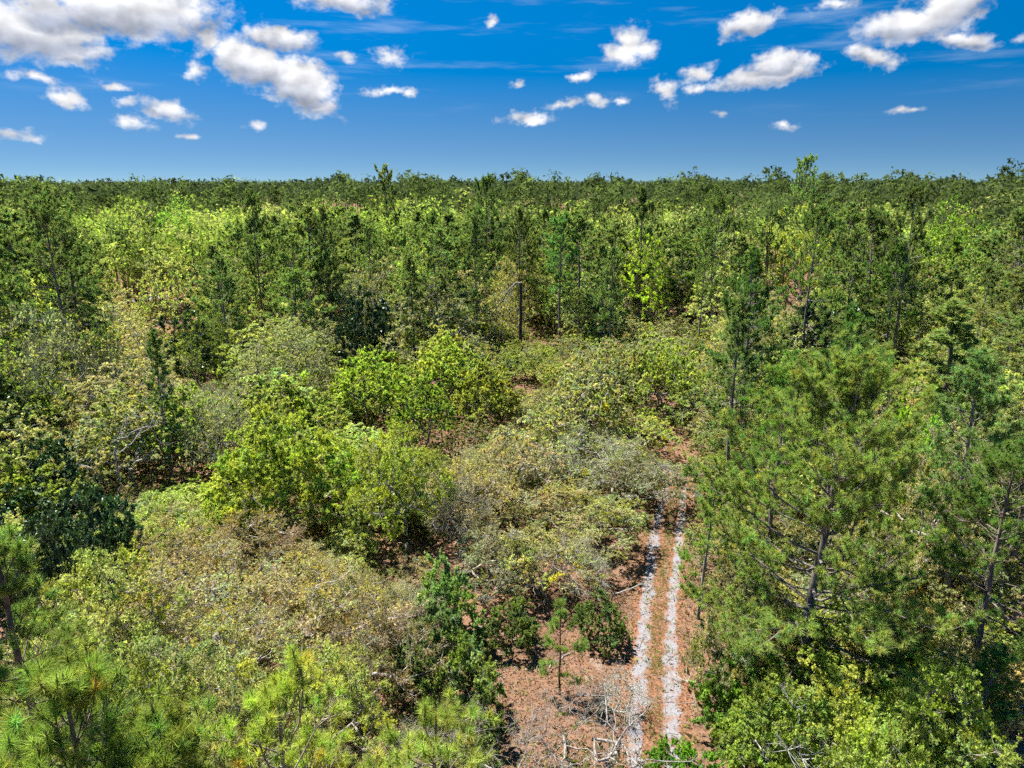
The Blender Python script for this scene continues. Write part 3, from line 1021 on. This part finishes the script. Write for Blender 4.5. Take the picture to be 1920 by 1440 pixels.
H('T', 700, 1110, 31.5, 3.6, 'tan and grey oak in bud at the left rim of the clearing', 'tan and grey oak at the clearing', vis=.9, color=(.26, .225, .10))
H('T', 420, 1120, 31, 4.2, 'tan oak with a forked bare stem left foreground', 'tan oak with forked stem', vis=.8, color=(.26, .235, .09))
H('Y', 160, 1010, 36, 3.4, 'bushy yellow oak in front of the dark evergreens at left', 'bushy yellow oak at left', vis=.9)
H('Y', 130, 1125, 29, 3.4, 'yellow oak just above the bottom left corner pine', 'yellow oak above the corner pine', vis=.9)
H('Y', 270, 1165, 27, 3.4, 'yellow-green oak between the corner pine and the tan oak', 'yellow oak beside the corner pine', vis=.8)
H('Y', 410, 1225, 24, 3.0, 'yellow-leaved oak right above the bright pine top', 'yellow oak above the bright pine', vis=.8)
H('Y', 620, 1190, 26.5, 3.0, 'sparse yellow-grey oak above the bright pine at the bottom', 'sparse oak above the bright pine', vis=.8, color=(.26, .25, .05))
H('V', 832, 1040, 36, 1.9, 'vivid green shrub on the left rim of the brown clearing', 'vivid shrub on the clearing rim', vis=.9)
H('V', 810, 1120, 32.5, 2.3, 'large vivid green bush left of the pine sapling', 'large vivid bush at the clearing', vis=.9)
H('V', 868, 1195, 29.5, 2.0, 'vivid green bush in shade at the foot of the clearing', 'vivid bush at the clearing foot', vis=.9)
H('V', 1128, 1102, 36, 1.3, 'small round green bush in the clearing right of the sapling', 'round bush in the clearing', vis=.9, color=(.13, .20, .04))
H('V', 960, 1110, 35.5, 1.5, 'low dark green bush in the middle of the brown clearing', 'low bush mid clearing', vis=.9, color=(.11, .17, .035))
H('V', 1290, 1375, 26, 1.3, 'bright green bush at the bottom edge on the track', 'bright bush at the track bottom', vis=.9, color=(.12, .26, .02))
H('V', 1400, 1190, 31.5, 2.0, 'bright green leafy bush at the foot of the big spreading pine', 'bright bush under the big pine', vis=.9, color=(.12, .22, .025))
H('O', 1365, 1120, 32, 1.9, 'olive bush between the track and the big pine trunk', 'olive bush beside the big pine', vis=.9)
H('G', 1480, 1285, 26.5, 2.6, 'leafy green oak low in front of the big pine trunk', 'leafy oak in front of the big pine', vis=.9, color=(.14, .2, .025))
H('G', 1620, 1270, 27, 2.8, 'olive and lime oak crown at the bottom right', 'lime oak at the bottom right', vis=.9, color=(.16, .21, .028))
H('Y', 1800, 1230, 28, 3.0, 'yellow-green oak with grey twigs in the bottom right corner', 'yellow oak in the bottom right corner', vis=.9, color=(.2, .23, .03))
H('Y', 1690, 1330, 24.5, 2.6, 'yellow-green oak over a fallen lichened limb at bottom right', 'yellow oak over the fallen limb', vis=.9, color=(.19, .23, .03))
H('D', 678, 520, 100, 4.2, 'dark glossy evergreen standing alone left of the young pine', 'dark evergreen left of the young pine', vis=.9, lod='mid')
H('D', 128, 850, 46, 3.6, 'dark glossy evergreen in the shady hollow at left', 'dark evergreen in the left hollow', vis=.7)
H('D', 60, 905, 42, 3.0, 'dark evergreen at the left edge over the cut-off pine', 'dark evergreen at the left edge', vis=.7)
H('G', 380, 565, 94, 4.6, 'dark lime oak above the slim dark pine', 'dark lime oak above the slim pine', vis=.8, color=(.08, .14, .02))
H('S', 70, 530, 84, 4.4, 'grey leafless tree under the wide dark pine at left', 'leafless tree under the wide pine', vis=.9)
H('S', 392, 700, 64, 3.6, 'pale leafless tree right of the slim dark pine', 'pale leafless tree at left', vis=.9)
H('S', 860, 880, 45.5, 2.6, 'brown twiggy leafless tree right of the airy yellow-green tree', 'twiggy tree right of the airy one', vis=.9, color=(.25, .21, .11))
H('S', 683, 482, 112, 3.2, 'grey leafless tree behind the dark evergreen', 'leafless tree behind the evergreen', vis=.8, lod='mid')
H('T', 950, 478, 112, 3.4, 'yellow-tan oak crown left of the tall straight central pine', 'tan oak by the central pine', vis=.8, lod='mid', color=(.28, .25, .09))
H('Y', 300, 430, 128, 6.0, 'yellow oak at the rim of the pale sandy clearing', 'yellow oak at the sandy clearing', vis=.6, lod='mid')
H('G', 330, 360, 165, 5.0, 'lime-green tree in front of the dark skyline at left', 'lime tree before the left skyline', vis=.6, lod='mid', color=(.13, .25, .03))
H('G', 230, 368, 160, 6.5, 'rounded pale lime tree below the left skyline', 'pale lime tree below the left skyline', vis=.6, lod='mid', color=(.17, .24, .045))
H('G', 1800, 352, 150, 6.5, 'bright lime tree below the skyline at upper right', 'lime tree at upper right', vis=.6, lod='mid', color=(.18, .29, .025))
H('T', 1765, 800, 46, 2.8, 'small orange-tan oak right of the big spreading pine', 'orange-tan oak right of the big pine', vis=.9)
H('G', 1725, 735, 52, 1.6, 'slim leaning lime sapling right of the big pine crown', 'leaning lime sapling', vis=.8, color=(.18, .29, .025))
H('O', 1250, 640, 78, 3.6, 'lime-tinged olive oak above the far end of the track', 'olive oak above the track end', vis=.8, color=(.17, .21, .03))

# ------------------------------------------------------------------ dead and fallen wood


def dead_tree(px, ytop, d, label, ref, h=None, R=2.5, n=26, twigs=9, color=(.36, .345, .32), name='dead_tree', cat='dead tree', lean=0.0, wig=.22, r=.016, base_z=.3):
    p = at_range(px, ytop, d)
    hh = p[2]
    w, _ = grow_oak(hh, R, n, twigs, 4, .05, base_z=base_z, flat=.6, clump_r=.8, wiggle=wig, twiglets=2, r_tip=r, lean=lean)
    me = build_mesh('dead_tree', w.chunks(), MAT_BARK, True)
    root = empty(name, (p[0], p[1], 0))
    child('trunk', me, root, color)
    root['label'] = label; root['category'] = cat
    cx, cy, dep = project((p[0], p[1], hh * .7))
    TREES.append(dict(o=root, look='X', x=p[0], y=p[1], h=hh, R=R, d=d, label=label, ref=ref, vis=.9, hero=True, px=float(cx), py=float(cy), top=ytop,
                      base=float(project((p[0], p[1], 0))[1]), rpx=R * FPX / float(dep)))


dead_tree(1190, 1270, 25.5, 'bare grey twisted tree leaning over the track at the bottom edge', 'bare tree at the track bottom', R=3.0, n=14, twigs=5, wig=.2, r=.024, color=(.30, .285, .27))
dead_tree(1070, 1300, 26.5, 'low tangle of bare grey twigs left of the track at the bottom', 'bare twig tangle at the bottom', R=3.0, n=26, twigs=12, r=.012, base_z=.15, color=(.36, .34, .31))
dead_tree(960, 1330, 25, 'bare grey scrub at the bottom edge right of the small pine top', 'bare scrub at the bottom edge', R=2.8, n=22, twigs=12, r=.012, base_z=.15, color=(.36, .34, .31))
dead_tree(1160, 1245, 30.5, 'lichen-crusted pale bush on the left side of the track', 'lichened bush by the track', R=1.1, n=24, twigs=14, r=.014, base_z=.1, color=(.42, .44, .39))
dead_tree(985, 640, 88, 'crooked bare stem poking out of scrub below the central pine', 'crooked bare stem', R=1.6, n=8, twigs=3, r=.024, color=(.2, .18, .16))
dead_tree(1020, 1010, 40, 'sinuous white dead stem over the brown clearing', 'sinuous white dead stem', R=1.5, n=8, twigs=4, r=.022, color=(.5, .48, .46))
dead_tree(160, 690, 62, 'pale leaning dead tree among yellow oaks at left', 'pale leaning dead tree', R=2.6, n=16, twigs=6, r=.02, lean=.5, color=(.42, .40, .38))
dead_tree(1500, 1300, 25.5, 'pale lichened dead branches tangled in the bottom right oaks', 'lichened branches at bottom right', R=2.0, n=18, twigs=8, r=.02, color=(.45, .47, .43))


def snag():
    p = at_range(977, 530, 106); b = (p[0], p[1], 0)
    root = empty('dead_tree', b)
    w = Wood()
    z = np.linspace(-.3, p[2], 8)
    w.line(np.c_[rng.normal(0, .04, 8), rng.normal(0, .04, 8), z], np.linspace(.34, .17, 8), 10)
    for k in range(9):
        a_ = rng.uniform(0, 6.28); z_ = rng.uniform(2, p[2] - .5); q_ = np.array([math.cos(a_), math.sin(a_), .25])
        w.line([np.array([0, 0, z_]), np.array([0, 0, z_]) + q_ * rng.uniform(.5, 1.6)], [.05, .015], 4)
    child('trunk', build_mesh('snag_trunk', w.chunks(), MAT_PINE_BARK, True), root, (.085, .072, .066))
    w = Wood()
    top = np.array([0, 0, p[2] - .1])
    w.line([top, top + [-.7, .2, .1], top + [-1.9, .3, -1.1], top + [-2.7, .5, -2.6], top + [-4.1, .6, -4.4], top + [-4.7, .7, -6.4]], [.15, .14, .12, .09, .06, .03], 7)
    for k in range(26):
        q = rng.uniform(.15, 1)
        a = top + np.array([-5.2 * q, .5 * q, -6.0 * q ** 1.2])
        w.line([a, a + rng.normal(0, .5, 3), a + rng.normal(0, 1.1, 3) + [-.4, 0, .2]], [.05, .035, .012], 3)
    child('broken_top', build_mesh('snag_top', w.chunks(), MAT_BARK, True), root, (.38, .35, .33))
    lb = 'snapped blackened dead trunk with its pale broken top hanging to the left'
    root['label'] = lb; root['category'] = 'dead tree'
    TREES.append(dict(o=root, look='X', x=p[0], y=p[1], h=p[2], R=1.2, d=106, label=lb, ref='snapped dead trunk', vis=.55, hero=True, px=977., py=590.,
                      top=530, base=float(project((p[0], p[1], 0))[1]), rpx=30))


snag()


def fallen(px, py, length, ang, r, label, color=(.42, .41, .39), n=9, zb=.25):
    p = at_z(px, py)
    root = empty('fallen_branch', (p[0], p[1], 0), ang)
    w = Wood()
    m = 9
    x = np.linspace(-length / 2, length / 2, m)
    pts = np.c_[x, np.cumsum(rng.normal(0, .1, m)), zb + np.abs(np.cumsum(rng.normal(0, .05, m)))]
    w.line(pts, np.linspace(r, r * .3, m), 6)
    for k in range(n):
        i = rng.integers(2, m - 1)
        d = np.array([rng.uniform(.2, .8), rng.normal(0, .6), rng.uniform(.0, .7)]) * length * .25
        w.line([pts[i], pts[i] + d * .5 + rng.normal(0, .06, 3), pts[i] + d], [r * .4, r * .25, r * .1], 4)
    child('limb', build_mesh('fallen_branch', w.chunks(), MAT_BARK, True), root, color)
    root['label'] = label; root['category'] = 'fallen branch'


fallen(1330, 1300, 4.5, 2.4, .05, 'pale bare fallen branch at the right edge of the track')
fallen(1180, 1105, 3.2, .6, .05, 'dead limb lying on the brown clearing beside the left rut')
fallen(940, 1195, 3.6, -.4, .05, 'weathered dead limb lying at the left of the brown clearing')
fallen(1060, 1240, 2.6, .9, .04, 'short dead limb lying below the pine sapling')

# ------------------------------------------------------------------ the rest of the wood
ROWS = [350, 400, 450, 500, 550, 600, 650, 700, 750, 800, 850, 900, 950, 1000, 1050, 1100, 1150, 1200, 1300]
GRID = """
GGP GGGP GGPP GPPS PPPG PPGP PPPG PPPG PPGP PPPG PPPP PGGT
PGOS GGGT GGTY PPYG PPPG PPPP PPPP PPPG GPPG YPPG PPGP GGPG
PGGT TYGG TYPG PPYG PPGP PPPP PPPG PGGO YOPG PPPP PPGP PGPG
PSGY YYTG YTPG GPPO DPPS PPGP TPPP PPOG OYOP PPPP PPOG DPGG
SSGG TTGO OGPG PPDD DPPP PPOG PPOT OPOO OPPY PPPD PYGG GGPG
YGOG YTOO DOGO YYOO OTGG GGPO PGOP OOPG PPPO PPYT GGOT GGGO
YYGG YSOP SYOO YYOG GGGG GGPO PGOP OOGY OPPO OPPG GTTO GGPG
YGDG OSSO SSYY YYOG GGGG GYOO OOOO OGGO OPPP PPPO TTTG OPPG
GGDO GOSO SSYG GGYT GYYO OGOO OOOO OOGO OOPP PPPT TTTG PPOO
GDDO DDOG GGGG GGGY YYYO OODO TOSO SSOO OOPP PPPP TTYO PPTO
GDDD DOOD GGGG GGGO YYYT TTOD SSTO SSOT OGOP PPOO TTYO PPOO
GDDG DDOO GGGG GGOT YYOT TTOO OSOO OOOO OOOO OPPO OTYO OPOO
DDDY DYOO GTTT TTTO YYTO OTOO OSOO OOOO OOOO OOOO OTYO OOOO
YYYG YYTT TTTT TTTO YYTO OOSO OOOO OOOO OOOO OOOO OOTO OOOT
YYYY YTTT TTTT TTTS YTOO OVOO OOOO OOOO OOOO OOOO OOOO OOOO
YYYT YTTT TTTS TSTO TSOO VVOO OOOO OOOO OOVV OOOO OOOO OOOO
YYYT YTTY TTTS TSTO TSVV VVOO OOOO OOOO OVVV OVOO OOOO OOOY
YYYY YYYT YTTS TSTS TSSV VVSS SSSS SSOO OVVG GGYY GYYO YOYG
YYYY YYYT YTTS YSTS SSSV VSSS SSSS SSOO OVVG GGYY GYYG YYYG
""".strip().split('\n')
GRID = [r.split() for r in GRID]
OPEN = [  # where the photograph shows the ground (pixels)
    np.array([(885, 1035), (1000, 1045), (1175, 985), (1205, 960), (1245, 915), (1240, 815), (1275, 815), (1285, 880), (1300, 960), (1300, 1090), (1335, 1180),
              (1340, 1300), (1370, 1440), (1120, 1440), (960, 1320), (890, 1240), (870, 1120)]),
    np.array([(250, 535), (335, 535), (335, 575), (250, 575)]), np.array([(1000, 596), (1042, 596), (1042, 640), (1000, 640)])]


def inside(poly, x, y):
    n = len(poly); r = False; j = n - 1
    for i in range(n):
        if (poly[i][1] > y) != (poly[j][1] > y) and x < (poly[j][0] - poly[i][0]) * (y - poly[i][1]) / (poly[j][1] - poly[i][1]) + poly[i][0]:
            r = not r
        j = i
    return r


def cell(px, py):
    r = 0
    while r + 1 < len(ROWS) and py >= ROWS[r + 1]:
        r += 1
    c = int(min(max(px // 160, 0), 11))
    return GRID[r][c]


def blocks(x, y, h, R, d):
    cx, cy, dep = project((x, y, h * .65))
    _, top, _ = project((x, y, h))
    _, bot, _ = project((x, y, h * .25))
    rp = R * FPX / dep
    for poly in OPEN:
        for sx, sy in ((0, cy), (-.75, cy), (.75, cy), (0, top + 4), (0, bot), (-.6, bot), (.6, bot), (0, project((x, y, 0))[1])):
            if inside(poly, cx + sx * rp, sy):
                return True
    for t in HEROES:
        if d < t['d'] - 1.0:
            lim = t['top'] + (t['base'] - t['top']) * t['vis']
            narrow = .5 if t['look'] != 'P' else .22
            if top < lim - 4 and bot > t['top'] and abs(cx - t['px']) < rp * .85 + t['rpx'] * narrow:
                return True
    return False


HEROES = [t for t in TREES if t['hero']]
pts_xy = [(t['x'], t['y'], t['R'], t['look']) for t in TREES]


def crowded(x, y, R, pine, f):
    for a, b, r, lk in pts_xy:
        if pine != (lk in 'P'):
            lim = 1.0
        else:
            lim = (R + r) * f
        if (a - x) ** 2 + (b - y) ** 2 < lim * lim:
            return True
    return False


COUNT = {}


def fill(n_try, dmin, dmax, pines, scrub=False):
    for _ in range(n_try):
        d = math.sqrt(rng.uniform(dmin ** 2, dmax ** 2))
        a = rng.uniform(-rad(39), rad(39))
        x, y = math.sin(a) * d, math.cos(a) * d
        if pines:
            h = rng.uniform(14, 21.5) if d > 60 else rng.uniform(8, 15)
            R = h * rng.uniform(.22, .34)
        else:
            far = min(max((d - 58) / 60, 0), 1)
            h = rng.uniform(6.5, 11.0) * (1 - far) + rng.uniform(12.0, 18.0) * far
            if d < 32:
                h = rng.uniform(3, 5.5)
            R = (h * rng.uniform(.48, .66)) * (1 - .22 * far)
        if scrub:
            h = rng.uniform(2.4, 4.8); R = h * rng.uniform(.5, .75)
        px, py, _ = project((x, y, h * .72))
        if px < -150 or px > 2070 or py > 1500:
            continue
        g = cell(px, py)
        lk = g[int(rng.integers(0, len(g)))]
        if lk == 'P' and not pines:
            lk = 'OOGYOT'[int(rng.integers(0, 6))]
        if scrub and lk in 'DV':
            lk = 'O'
        if pines and (lk != 'P' or rng.random() < .08):
            continue
        if lk == 'V':
            h = rng.uniform(2.2, 4); R = h * .5
        if lk == 'D':
            h *= 1.05; R *= .9
        if crowded(x, y, R, pines, .50 if pines else .44 if not scrub else .34) or blocks(x, y, h, R, d):
            continue
        key = 'P' if pines else KIND[lk][0]
        if COUNT.get(key, 0) > 285:
            continue
        COUNT[key] = COUNT.get(key, 0) + 1
        place(lk, x, y, h, R, lean=(rng.normal(0, .035), rng.normal(0, .035)) if pines else (0, 0))
        pts_xy.append((x, y, R, lk))


fill(4200, 27, 150, True)
fill(5200, 24, 80, False)
fill(5000, 80, 150, False)
fill(6000, 34, 128, False, True)
print('TREES', len(TREES), COUNT)

# ------------------------------------------------------------------ labels for the trees that were filled in
ORD = ['closest', 'second', 'third', 'fourth', 'fifth', 'sixth', 'seventh', 'eighth', 'ninth', 'tenth', 'eleventh', 'twelfth', 'thirteenth', 'fourteenth',
       'fifteenth', 'sixteenth', 'seventeenth', 'eighteenth', 'nineteenth', 'twentieth'] + ['twenty-' + w for w in ('first', 'second', 'third', 'fourth', 'fifth', 'sixth', 'seventh', 'eighth', 'ninth')] + ['thirtieth'] + ['thirty-' + w for w in ('first', 'second', 'third', 'fourth', 'fifth', 'sixth', 'seventh', 'eighth')]
buckets = {}
refs = [t for t in TREES if t['hero'] and t['ref']]
for t in TREES:
    if t['label']:
        continue
    best, bd = None, 1e9
    for r in refs:
        dd = math.hypot(t['px'] - r['px'], (t['py'] - r['py']) * 1.3)
        if dd < bd:
            best, bd = r, dd
    dx, dy = t['px'] - best['px'], (t['py'] - best['py']) * 1.3
    if abs(dx) > abs(dy):
        side = 'to the right of' if dx > 0 else 'to the left of'
    else:
        side = 'above' if dy < 0 else 'below'
    buckets.setdefault((id(best), side, t['look']), []).append((bd, t, best))
for (_, side, lk), lst in buckets.items():
    lst.sort(key=lambda e: e[0])
    for i, (_, t, r) in enumerate(lst):
        noun = KIND[lk][2]
        if len(lst) == 1:
            lab = f"{noun} just {side} the {r['ref']}"
        else:
            lab = f"{noun}, {ORD[min(i, 37)]} such {side} the {r['ref']}"
        w = lab.split()
        if len(w) > 16:
            lab = ' '.join(w[:16])
        t['label'] = lab
        t['o']['label'] = lab

# ------------------------------------------------------------------ undergrowth and litter


def stuff(name, me, label, cat, color=(1, 1, 1)):
    o = bpy.data.objects.new(name, me)
    C.objects.link(o)
    o.color = (*color, 1)
    o['kind'] = 'stuff'; o['label'] = label; o['category'] = cat
    return o


def undergrowth():
    ch = []
    wood = Wood()
    n = 0
    cen, hh, col, dd = [], [], [], []
    pal = [(.10, .13, .035), (.15, .16, .045), (.20, .15, .07), (.07, .10, .025), (.17, .19, .03), (.045, .08, .02)]
    while n < 4000:
        d = math.sqrt(rng.uniform(22 ** 2, 135 ** 2)) if rng.random() < .45 else rng.uniform(22, 80)
        a = rng.uniform(-rad(38), rad(38))
        x, y = math.sin(a) * d, math.cos(a) * d
        px, py, _ = project((x, y, .3))
        if inside(OPEN[0], px, py):
            continue
        cen.append((x, y)); dd.append(d); hh.append(rng.uniform(.5, 1.9)); col.append(pal[int(rng.integers(0, len(pal)))]); n += 1
    cen = np.array(cen); hh = np.array(hh); col = np.array(col); dd = np.array(dd)
    hh = hh * (.9 + dd / 90)
    m = 22
    P = np.repeat(np.c_[cen, hh * .45], m, 0)
    H_ = np.repeat(hh, m)[:, None]
    o = rand_unit(len(P)) * rng.uniform(.3, 1, (len(P), 1)) * np.array([1.1, 1.1, .55]) * H_
    P = P + o
    P[:, 2] = np.abs(P[:, 2]) + .03
    t = np.repeat(col, m, 0) * rng.normal(1, .25, (len(P), 1)).clip(.4, 1.8)
    sz = .15 * (1 + np.repeat(dd, m) / 45) * rng.lognormal(0, .25, len(P))
    me = build_mesh('undergrowth', [leaf_quads(P, sz, .55, t)], MAT_LEAF)
    ug = stuff('undergrowth', me, 'low tangled undergrowth covering the floor between the trees', 'undergrowth')
    k = 2
    B = np.repeat(np.c_[cen, np.zeros(len(cen))], k, 0)
    T = B + np.c_[rng.normal(0, .5, (len(B), 2)), np.repeat(hh, k) * rng.uniform(.6, 1.2, len(B))]
    w = Wood(); w.seg(B, T, .012, .005, 3)
    child('stems', build_mesh('twigs', w.chunks(), MAT_BARK), ug, (.3, .28, .25))['kind'] = 'stuff'


undergrowth()


def litter():
    n = 48000
    d = np.sqrt(rng.uniform(25 ** 2, 85 ** 2, n))
    a = rng.uniform(-.05, .33, n) * (1 - (d - 25) / 140)
    P = np.c_[np.sin(a) * d, np.cos(a) * d, rng.uniform(.012, .05, n)]
    c = resample([at_z((l[0] + r[0]) / 2, l[1])[:2] for l, r in zip(PATH_L, PATH_R)], 200)
    dist = np.min(np.abs(np.hypot(P[:, None, 0] - c[None, ::4, 0], P[:, None, 1] - c[None, ::4, 1]) - .85), 1)
    keep = (dist > .40) | (rng.random(n) < .18)
    P = P[keep]; n = len(P)
    pal = np.array([(.21, .115, .066), (.15, .078, .042), (.30, .215, .15), (.10, .055, .034), (.24, .14, .088)])
    t = pal[rng.integers(0, 5, n)] * rng.normal(1, .2, (n, 1)).clip(.5, 1.6)
    lv = leaf_quads(P, .13 * rng.lognormal(0, .3, n), .5, t, up=2.2)
    stuff('leaf_litter', build_mesh('leaf_litter', [lv], MAT_LEAF), 'rust-brown fallen leaves and pine straw strewn over the clearing', 'leaf litter')
    m = 700
    d = np.sqrt(rng.uniform(26 ** 2, 62 ** 2, m)); a = rng.uniform(-.04, .30, m)
    A = np.c_[np.sin(a) * d, np.cos(a) * d, rng.uniform(.02, .06, m)]
    q = rng.uniform(0, 6.28, m); ln = rng.uniform(.25, 1.3, m)
    B = A + np.c_[np.cos(q) * ln, np.sin(q) * ln, rng.uniform(-.01, .10, m)]
    w = Wood(); w.seg(A, B, .018, .006, 4)
    stuff('fallen_twigs', build_mesh('fallen_twigs', w.chunks(), MAT_BARK), 'grey fallen twigs scattered over the brown clearing', 'twigs', (.36, .33, .30))
    m = 900
    d = np.sqrt(rng.uniform(26 ** 2, 62 ** 2, m)); a = rng.uniform(-.06, .32, m)
    cc = np.c_[np.sin(a) * d, np.cos(a) * d, np.zeros(m)]
    q = 14
    hs = np.repeat(rng.uniform(.10, .45, m), q)[:, None]
    PP = np.repeat(cc, q, 0) + np.abs(rand_unit(m * q)) * np.array([[1, 1, 1.0]]) * hs * np.sign(rng.normal(size=(m * q, 3))) * np.array([[1, 1, 0]]) + np.c_[np.zeros((m * q, 2)), rng.uniform(.03, 1, m * q) * hs[:, 0]]
    pl = np.array([(.20, .26, .05), (.13, .20, .04), (.26, .26, .08), (.22, .15, .08)])
    tt = np.repeat(pl[rng.integers(0, 4, m)], q, 0) * rng.normal(1, .2, (m * q, 1)).clip(.5, 1.5)
    stuff('seedlings', build_mesh('seedlings', [leaf_quads(PP, .10 * rng.lognormal(0, .3, m * q), .6, tt)], MAT_LEAF), 'low green seedlings and weeds dotting the brown clearing', 'seedlings')
    # short dry grass and weeds, most of it along the verges and between the ruts
    n = 2600
    i = rng.integers(0, len(c), n)
    s = rng.normal(0, 1.3, n)
    s = np.where(rng.random(n) < .3, rng.normal(0, .16, n), s)
    tg = unit(np.gradient(c, axis=0)); nr = np.stack([-tg[:, 1], tg[:, 0]], 1)
    B = c[i] + nr[i] * s[:, None] + rng.normal(0, .2, (n, 2))
    ok = np.abs(np.abs(s) - .85) > .35
    B = B[ok]; n = len(B)
    k = 9
    b = np.repeat(np.c_[B, np.zeros(n)], k, 0) + np.c_[rng.normal(0, .05, (n * k, 2)), np.zeros(n * k)]
    tip = b + np.c_[rng.normal(0, .10, (n * k, 2)), rng.uniform(.08, .30, n * k)]
    sd_ = unit(np.cross(tip - b, rand_unit(n * k))) * .009
    v = np.stack([b - sd_, b + sd_, tip], 1).reshape(-1, 3)
    f = np.arange(n * k * 3).reshape(-1, 3)
    pal = np.array([(.30, .26, .10), (.16, .20, .05), (.36, .28, .16)])
    t = np.repeat(pal[rng.integers(0, 3, n)], k * 3, 0)
    stuff('dry_grass', build_mesh('dry_grass', [(v, f, t)], MAT_LEAF), 'short dry grass along the verges and between the wheel ruts', 'grass')


litter()

# ------------------------------------------------------------------ the far forest that reads as one mass


def far_forest():
    ch = []
    wood = Wood()
    for d0, d1, cnt, nleaf, ls in ((148, 210, 560, 220, .70), (210, 320, 900, 100, 1.1), (320, 600, 1300, 46, 1.8), (600, 1500, 1500, 22, 3.6), (1500, 6000, 1900, 12, 9.0)):
        d = np.sqrt(rng.uniform(d0 ** 2, d1 ** 2, cnt)); a = rng.uniform(-rad(43), rad(43), cnt)
        deg = np.degrees(a)
        ppine = np.where(d > 330, .90, np.where(d > 245, .62, np.where(deg < -8, .20, np.where(deg > 24, .36, .44))))
        pine = rng.random(cnt) < ppine
        big = np.where(deg < -18, -1.5, 0.0) + np.where(deg > 12, 1.0, 0.0)
        h = np.where(pine, np.where((d > 250) & (d < 430), 24.9, np.where(d < 250, 21.5, 22.6)) + rng.normal(0, 2.6, cnt) + big, rng.normal(17.6, 2.4, cnt))
        h = np.where(pine & (d < 210), h - 3.5, h)
        h = h + np.where(pine, (1.3 * np.sin(deg * .9 + 1) + 1.1 * np.sin(deg * 2.3) + .9 * np.sin(deg * 5.1 + d * .02)) * np.where(d < 700, 1, .5), 0)
        rare = (rng.random(cnt) < .08) & pine
        h = h + rare * rng.uniform(1.0, 4.6, cnt)
        R = np.where(pine, rng.uniform(3.4, 6.2, cnt), rng.uniform(5.0, 8.8, cnt)) * (1 + (d0 > 590) * 1.6 + (d0 > 1400) * 6)
        x, y = np.sin(a) * d, np.cos(a) * d
        dark = np.where((d > 300)[:, None], np.array([[.058, .086, .042]]), np.array([[.085, .120, .044]]))
        cp = np.where(pine[:, None], dark, np.array([[.26, .355, .075]]))
        pale = (~pine) & (rng.random(cnt) < .4)
        cp = np.where(pale[:, None], np.array([[.32, .36, .11]]), cp)
        cp = cp * rng.normal(1, .15, (cnt, 1)).clip(.6, 1.5)
        nc = 13
        ca = rng.uniform(0, 6.283, (cnt, nc)); cq = np.sqrt(rng.uniform(0, 1, (cnt, nc)))
        depth = np.where(pine, rng.uniform(5, 9, cnt), rng.uniform(7, 10, cnt))[:, None]
        cz = h[:, None] - .9 - depth * (rng.uniform(0, 1, (cnt, nc)) ** 1.5 * .5 + .5 * cq ** 2)
        CX = x[:, None] + np.cos(ca) * cq * R[:, None] * .85
        CY = y[:, None] + np.sin(ca) * cq * R[:, None] * .85
        pick = rng.integers(0, nc, (cnt, nleaf))
        ii = np.arange(cnt)[:, None]
        off = rng.normal(0, 1, (cnt, nleaf, 3)) * (R * .19)[:, None, None] * np.array([1, 1, .55])
        P = np.stack([CX[ii, pick], CY[ii, pick], cz[ii, pick]], -1) + off
        ow = unit(P - np.stack([x, y, h - depth[:, 0] * .8], -1)[:, None, :]) * .8 + unit(off) * .7
        ct = rng.normal(1, .15, (cnt, nc))
        tint = cp[:, None, :] * ct[ii, pick][..., None] * rng.normal(1, .12, (cnt, nleaf, 1)).clip(.5, 1.6)
        ch.append(leaf_quads(P.reshape(-1, 3), ls * rng.lognormal(0, .3, cnt * nleaf), .6, tint.reshape(-1, 3), out=ow.reshape(-1, 3)))
        if d0 < 590:
            wood.seg(np.c_[x, y, np.zeros(cnt)], np.c_[x, y, h - 2.5], .18, .07, 3)
    ff = stuff('far_forest', build_mesh('far_forest', ch, MAT_LEAF), 'far forest of dark pines and lime hardwoods reaching to the horizon', 'forest')
    child('trunks', build_mesh('far_trunks', wood.chunks(), MAT_PINE_BARK), ff, (.14, .125, .115))['kind'] = 'stuff'


far_forest()

tri = sum(sum(len(p.vertices) - 2 for p in m.polygons) if len(m.polygons) < 2000 else int(len(m.loops) - 2 * len(m.polygons)) for m in bpy.data.meshes)
print('TRIANGLES', tri)
